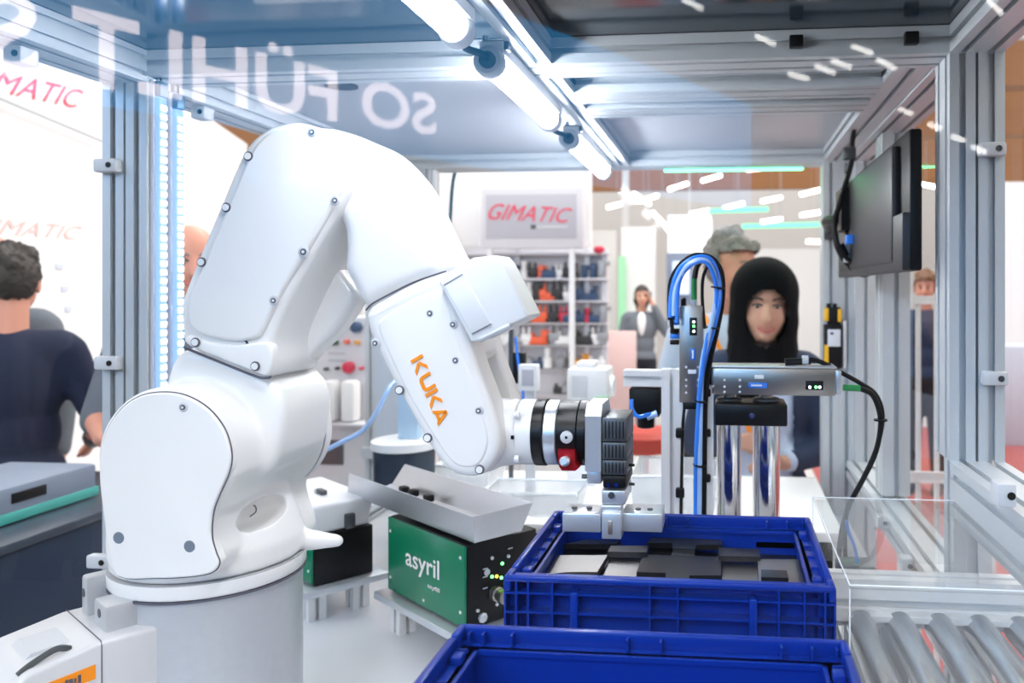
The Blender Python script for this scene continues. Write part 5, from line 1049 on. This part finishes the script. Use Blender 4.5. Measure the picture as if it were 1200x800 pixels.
# ================================================================ PEOPLE
SKIN1 = mat('skin_light', (0.62, 0.34, 0.235), 0.5, 0, 0.05, 20); SKIN2 = mat('skin_ruddy', (0.66, 0.30, 0.21), 0.5, 0, 0.06, 20)
HAIRD = mat('hair_dark', (0.035, 0.028, 0.025), 0.6, 0, 0.3, 120, 0.4); HAIRG = mat('hair_grey', (0.20, 0.19, 0.18), 0.65, 0, 0.6, 90, 0.4)
NAVY = mat('navy_cloth', (0.006, 0.013, 0.045), 0.85, 0, 0.15, 40, 0.2); NAVY2 = mat('navy_jacket', (0.015, 0.03, 0.075), 0.85, 0, 0.15, 40, 0.2)
PALE = mat('pale_blue_cloth', (0.55, 0.64, 0.80), 0.85, 0, 0.06, 30, 0.2); GREYC = mat('grey_blazer', (0.13, 0.15, 0.18), 0.85, 0, 0.1, 40, 0.2)
BLKC = mat('black_cloth', (0.0025, 0.003, 0.0045), 0.85, 0, 0.2, 40, 0.2, spec=0.1); DTR = mat('dark_trousers', (0.012, 0.014, 0.022), 0.9, 0, 0.1, 40)
LIPS = mat('lips', (0.55, 0.14, 0.13), 0.45, 0, 0.03); EYEM = mat('eye_dark', (0.03, 0.02, 0.018), 0.3, 0, 0.05); EYEW = mat('eye_white', (0.75, 0.72, 0.7), 0.4, 0, 0.02)
def person(label, base, yaw, s, head=(0, 0, 0), skin=SKIN1, shirt=NAVY, trouser=DTR, arms=None, sleeve=1.0, hair='short', hairm=HAIRD, voxel=0.0075, face=True, lean=0.0, group=None, hs=1.0):
    L = thing('person', label, 'person', (base[0], base[1], 0), group)
    Mz = Matrix.Rotation(yaw, 3, 'Z'); O = Vector((base[0], base[1], 0))
    def T(p, k=0.0):
        p = Vector(p)
        if lean: f = max(0, p.z-0.95); p = Vector((p.x, p.y-math.sin(lean)*f, p.z-(1-math.cos(lean))*f))
        return O + Mz @ (p*s)
    piv = Vector((0, 0.01, 1.55)); HR = Matrix.Rotation(head[0], 3, 'Z') @ Matrix.Rotation(head[1], 3, 'X') @ Matrix.Rotation(head[2], 3, 'Y'); hc = Vector((0, -0.015, 1.655))-piv
    def TH_(p): return T(piv + HR @ (hc*(0.35+0.65*hs)+Vector(p)*hs))
    MR = Mz @ HR
    arms = arms or (((-0.235, 0.03, 1.13), (-0.25, -0.04, 0.88)), ((0.235, 0.03, 1.13), (0.25, -0.04, 0.88)))
    def torso(mb, g):
        for c, r in (((0, 0, 0.95), (0.160, 0.112, 0.12)), ((0, 0, 1.10), (0.142, 0.102, 0.17)), ((0, 0.005, 1.29), (0.168, 0.118, 0.19))):
            mb.ell(T(c), [(q+g)*s for q in r], Mz, 20, 14)
        mb.cap(T((-0.150, 0.01, 1.405)), (0.062+g)*s, T((0.150, 0.01, 1.405)), (0.062+g)*s)
    def arm(mb, i, g, f=1.0):
        sg = -1 if i == 0 else 1; e, w = [Vector(q) for q in arms[i]]; sh = Vector((0.175*sg, 0.01, 1.395))
        mb.cap(T(sh), (0.054+g)*s, T(sh.lerp(e, min(1, f*2))), (0.043+g)*s)
        if f > 0.5: mb.cap(T(e), (0.043+g)*s, T(e.lerp(w, (f-0.5)*2)), (0.043-0.015*(f-0.5)*2+g)*s)
    def hand(mb, i):
        e, w = [Vector(q) for q in arms[i]]; d = (w-e).normalized(); sg = -1 if i == 0 else 1
        n = Vector((-sg*0.8, -0.3, 0.2)); n = (n-d*n.dot(d)).normalized(); sd = d.cross(n)
        for k in range(4):
            b0 = w+d*0.03+sd*(0.011*(k-1.5)); k0 = w+d*0.082+sd*(0.0185*(k-1.5)); ln = (0.032, 0.038, 0.041, 0.034)[k]
            k1 = k0+d*ln+n*0.010; k2 = k1+d*ln*0.5+n*ln*0.65
            mb.cap(T(b0), 0.014*s, T(k0), 0.0105*s, 8); mb.cap(T(k0), 0.0098*s, T(k1), 0.009*s, 8); mb.cap(T(k1), 0.009*s, T(k2), 0.0078*s, 8)
        t0 = w+d*0.022-sd*0.018; t1 = t0+d*0.034-sd*0.028+n*0.01; t2 = t1+d*0.030-sd*0.004+n*0.012
        mb.cap(T(t0), 0.014*s, T(t1), 0.011*s, 8); mb.cap(T(t1), 0.0105*s, T(t2), 0.0085*s, 8)
    def legs(mb, g):
        for sg in (-1, 1):
            mb.cap(T((0.082*sg, 0, 0.90)), (0.084+g)*s, T((0.09*sg, -0.012, 0.50)), (0.056+g)*s); mb.cap(T((0.09*sg, -0.012, 0.50)), (0.056+g)*s, T((0.095*sg, 0.02, 0.10)), (0.038+g*1.3)*s)
    mb = MB(); torso(mb, 0); legs(mb, 0)
    for i in (0, 1): arm(mb, i, 0); hand(mb, i)
    for sg in (-1, 1): mb.cap(T((0.095*sg, 0.03, 0.055)), 0.035*s, T((0.10*sg, -0.12, 0.04)), 0.03*s)
    mb.cap(T((0, 0.015, 1.44)), 0.058*s, TH_((0, 0.01, -0.08)), 0.052*s)
    for c, r in (((0, 0.014, 0.022), (0.075, 0.094, 0.094)), ((0, -0.030, -0.030), (0.066, 0.066, 0.084)), ((0, -0.048, -0.086), (0.040, 0.042, 0.032)), ((-0.034, -0.055, -0.035), (0.026, 0.03, 0.03)), ((0.034, -0.055, -0.035), (0.026, 0.03, 0.03)),
                 ((-0.077, 0.012, -0.012), (0.011, 0.022, 0.032)), ((0.077, 0.012, -0.012), (0.011, 0.022, 0.032))):
        mb.ell(TH_(c), [q*s*hs for q in r], MR, 18, 12)
    mb.cap(TH_((0, -0.088, 0.008)), 0.009*s*hs, TH_((0, -0.107, -0.033)), 0.0135*s*hs, 8)
    ob('body', fuse('body', mb, voxel, 4, 0.5), skin, L)
    mb = MB(); torso(mb, 0.013)
    for i in (0, 1): arm(mb, i, 0.013, sleeve)
    sh = fuse('shirt', mb, 0.011, 6); o = ob('shirt', sh, shirt, L)
    mb = MB(); legs(mb, 0.013); mb.ell(T((0, 0, 0.93)), [q*s for q in (0.172, 0.126, 0.12)], Mz, 20, 12); ob('trousers', fuse('trousers', mb, 0.012, 5), trouser, L)
    for sg in (-1, 1):
        m2 = MB(); m2.cap(T((0.095*sg, 0.035, 0.052)), 0.050*s, T((0.102*sg, -0.13, 0.042)), 0.040*s); ob('shoe', m2, BLK, L)
    inv = MR.transposed()
    def cut(me, keep):
        bm = bmesh.new(); bm.from_mesh(me); hw = TH_((0, 0, 0))
        bmesh.ops.delete(bm, geom=[f for f in bm.faces if not keep((inv @ (f.calc_center_median()-hw))/(s*hs))], context='FACES'); bm.to_mesh(me); bm.free(); return me
    if hair in ('short', 'bald', 'long'):
        mb = MB(); mb.ell(TH_((0, 0.018, 0.026)), [q*s*hs for q in (0.084, 0.102, 0.102)], MR, 24, 18)
        if hair == 'long': mb.cap(TH_((0, 0.045, 0)), 0.085*s, TH_((0, 0.06, -0.17)), 0.06*s); mb.ell(TH_((0, 0.02, -0.04)), [q*s for q in (0.092, 0.085, 0.10)], MR, 20, 14)
        if hair == 'short':
            rq = random.Random(11)
            for _ in range(34):
                a_ = rq.uniform(0, 2*PI); t_ = rq.uniform(0.15, 1.45); rr_ = rq.uniform(0.016, 0.026)
                mb.ell(TH_((0.080*math.cos(t_)*math.cos(a_), 0.018+0.098*math.cos(t_)*math.sin(a_), 0.030+0.100*math.sin(t_))), [rr_*s*hs]*3, MR, 8, 6)
        me = fuse('hair', mb, 0.007, 2)
        if hair == 'short': cut(me, lambda p: (p.z > 0.055+0.25*max(0, -p.y-0.03)) or (p.y > -0.015+0.25*abs(p.z) and p.z > -0.065))
        elif hair == 'bald': cut(me, lambda p: p.y > 0.0 and -0.06 < p.z < 0.045 and (abs(p.x) > 0.03 or p.y > 0.05))
        else: cut(me, lambda p: p.z > 0.062 or p.y > -0.02)
        rr = random.Random(3)
        for v in me.vertices: v.co += (v.co-TH_((0, 0.015, 0))).normalized()*rr.uniform(-0.002, 0.008)*s
        ob('hair', me, hairm, L)
    if face:
        for sg in (-1, 1):
            e = ob('eye', MB().ell(TH_((0.030*sg, -0.0805, 0.006)), [q*s for q in (0.0135, 0.008, 0.0048)], MR, 12, 8), EYEW, L)
            ob('iris', MB().ell(TH_((0.030*sg, -0.0868, 0.0045)), [q*s for q in (0.0070, 0.003, 0.0048)], MR, 10, 6), EYEM, e)
            ob('eyelid', MB().tube([TH_((0.016*sg, -0.087, 0.009)), TH_((0.030*sg, -0.0905, 0.0130)), TH_((0.045*sg, -0.081, 0.008))], 0.0032*s, 6), EYEM, e)
            ob('eyebrow', MB().tube([TH_((0.014*sg, -0.0925, 0.026)), TH_((0.032*sg, -0.088, 0.032)), TH_((0.049*sg, -0.074, 0.026))], 0.0040*s, 6), hairm, L)
        ob('lips', MB().tube([TH_((-0.026, -0.084, -0.061)), TH_((-0.012, -0.095, -0.068)), TH_((0, -0.0975, -0.069)), TH_((0.012, -0.095, -0.068)), TH_((0.026, -0.084, -0.061))], 0.0050*s, 8), LIPS, L)
    return L, T, TH_, MR, cut
def gp(px, D): p = UD(px, 340, D); return (p.x, p.y)
# visitor with the black headscarf, smiling, looking down at the machine
arms6 = (((-0.25, 0.02, 1.13), (-0.09, -0.14, 1.16)), ((0.25, 0.02, 1.12), (0.08, -0.155, 1.09)))
L, T, TH_, MR, cut = person('woman in a black headscarf and navy jacket smiling outside the rear window', gp(893, 2.80), -0.05, 0.905, (0.10, 0.16, 0.04), SKIN1, PALE, PALE, arms6, 0.93, None, HAIRD, 0.005, hs=1.2)
s = 0.905
mb = MB(); mb.ell(TH_((0, 0.020, 0.030)), [q*s*1.2 for q in (0.110, 0.118, 0.116)], MR, 24, 18); mb.ell(TH_((0, 0.0, -0.055)), [q*s*1.2 for q in (0.112, 0.100, 0.11)], MR, 24, 16)
mb.cap(TH_((0, 0.012, 0.025)), 0.130*s, TH_((0, 0.012, -0.10)), 0.135*s); mb.cap(TH_((0, 0.01, -0.06)), 0.125*s, T((0, -0.005, 1.42)), 0.145*s); mb.ell(T((0, -0.03, 1.40)), [q*s for q in (0.150, 0.125, 0.10)], None, 24, 14); mb.ell(T((-0.02, -0.075, 1.31)), [q*s for q in (0.085, 0.06, 0.11)], None, 20, 12)
hj = fuse('headscarf', mb, 0.006, 8)
cut(hj, lambda p: not (p.y < -0.02 and (p.x/0.066)**2+((p.z+0.028)/0.088)**2 < 1))
ob('headscarf', hj, BLKC, L)
mb = MB()
for c, r in (((0, 0, 0.95), (0.182, 0.135, 0.16)), ((0, 0, 1.12), (0.172, 0.128, 0.2)), ((0, 0.005, 1.29), (0.192, 0.142, 0.19))): mb.ell(T(c), [q*s for q in r], Matrix.Rotation(-0.05, 3, 'Z'), 20, 14)
mb.cap(T((-0.150, 0.01, 1.40)), 0.088*s, T((0.150, 0.01, 1.40)), 0.088*s)
for i, sg in ((0, -1), (1, 1)):
    e, w = [Vector(q) for q in arms6[i]]; sh = Vector((0.178*sg, 0.01, 1.39)); mb.cap(T(sh), 0.076*s, T(e), 0.066*s); mb.cap(T(e), 0.066*s, T(e.lerp(w, 0.78)), 0.050*s)
jk = fuse('jacket', mb, 0.010, 6)
bm = bmesh.new(); bm.from_mesh(jk); o0_ = Vector(T((0, 0, 0)))
bmesh.ops.delete(bm, geom=[f for f in bm.faces if (lambda c: o0_.y-0.135 < c.y < o0_.y-0.07 and abs(c.x-o0_.x) < 0.10)(f.calc_center_median()) and f.calc_center_median().z < 1.36*s], context='FACES'); bm.to_mesh(jk); bm.free()
ob('jacket', jk, NAVY2, L)
ob('lanyard', MB().tube([T((-0.065, -0.138, 1.27)), T((-0.045, -0.150, 1.20)), T((-0.015, -0.150, 1.10))], 0.010*s, 8), ORANGE, L)
# man with grey hair behind her
arms5 = (((-0.25, 0.0, 1.14), (-0.20, -0.20, 1.05)), ((0.25, 0.0, 1.14), (0.20, -0.22, 1.05)))
L, T, TH_, MR, cut = person('grey haired man in a pale blue shirt behind the woman with headscarf', gp(850, 3.25), 0.25, 0.985, (0.55, 0.12, 0.05), SKIN2, PALE, DTR, arms5, 0.95, 'short', HAIRG, hs=1.15)
ob('lanyard', MB().tube([T((-0.09, -0.02, 1.47)), T((-0.07, -0.125, 1.38)), T((-0.02, -0.148, 1.25)), T((0, -0.14, 1.12))], 0.009, 8), ORANGE, L)
mb = MB(); mb.tube([TH_((-0.06, -0.088, 0.008)), TH_((-0.03, -0.104, 0.016)), TH_((0, -0.108, 0.010)), TH_((0.03, -0.104, 0.016)), TH_((0.06, -0.088, 0.008))], 0.003, 6); ob('spectacles', mb, BLK, L)
# woman on the phone far behind
arms4 = (((-0.24, 0.0, 1.12), (-0.18, -0.18, 0.98)), ((0.30, -0.06, 1.22), (0.115, -0.07, 1.585)))
L, T, TH_, MR, cut = person('dark haired woman in a grey blazer holding a phone to her ear', gp(752, 8.4), 0.1, 0.90, (0.1, 0.05, 0), SKIN1, GREYC, DTR, arms4, 0.92, 'long', HAIRD, 0.008)
mb = MB(); mb.ell(T((0, -0.085, 1.33)), [0.05, 0.05, 0.13], None, 14, 10); ob('blouse', mb, WPL, L)
ph_ = T((0.105, -0.05, 1.64)); tag(ob('phone', MB().rbox(ph_, (0.012, 0.06, 0.12), 0.004), BLK), 'black phone held by the woman in the grey blazer', 'phone')
# men outside the left panel
arms1 = (((-0.27, -0.02, 1.14), (-0.20, -0.22, 1.02)), ((0.27, -0.02, 1.13), (0.22, -0.20, 0.95)))
L, T, TH_, MR, cut = person('dark haired man in a navy polo seen from behind outside the left panel', gp(14, 2.85), PI+0.45, 0.955, (0.10, 0.1, 0), SKIN2, NAVY, DTR, arms1, 0.55, 'short', HAIRD)
mb = MB(); mb.cap(T(Vector(arms1[0][0]).lerp(Vector(arms1[0][1]), 0.80)), 0.039, T(Vector(arms1[0][0]).lerp(Vector(arms1[0][1]), 0.90)), 0.037); ob('watch', mb, DGR, L)
person('balding man in dark clothes in front of the white booth wall', gp(-6, 3.3), 0.3, 1.0, (0.2, 0.1, 0), SKIN2, GREYC, DTR, None, 0.95, 'bald', HAIRG)
arms3 = (((-0.26, 0.0, 1.13), (-0.2, -0.2, 1.1)), ((0.30, -0.06, 1.12), (0.36, -0.30, 1.20)))
person('balding man in dark clothes partly hidden by the robot link arm', gp(222, 2.72), 0.45, 1.0, (0.25, 0.15, 0), SKIN2, GREYC, DTR, arms3, 0.5, 'bald', HAIRG)
person('dark haired visitor in navy standing on the red carpet', gp(1084, 6.2), -0.4, 0.95, (0.1, 0.1, 0), SKIN2, NAVY2, DTR, None, 0.95, 'short', mat('hair_brown', (0.16, 0.07, 0.03), 0.6, 0, 0.3, 90))
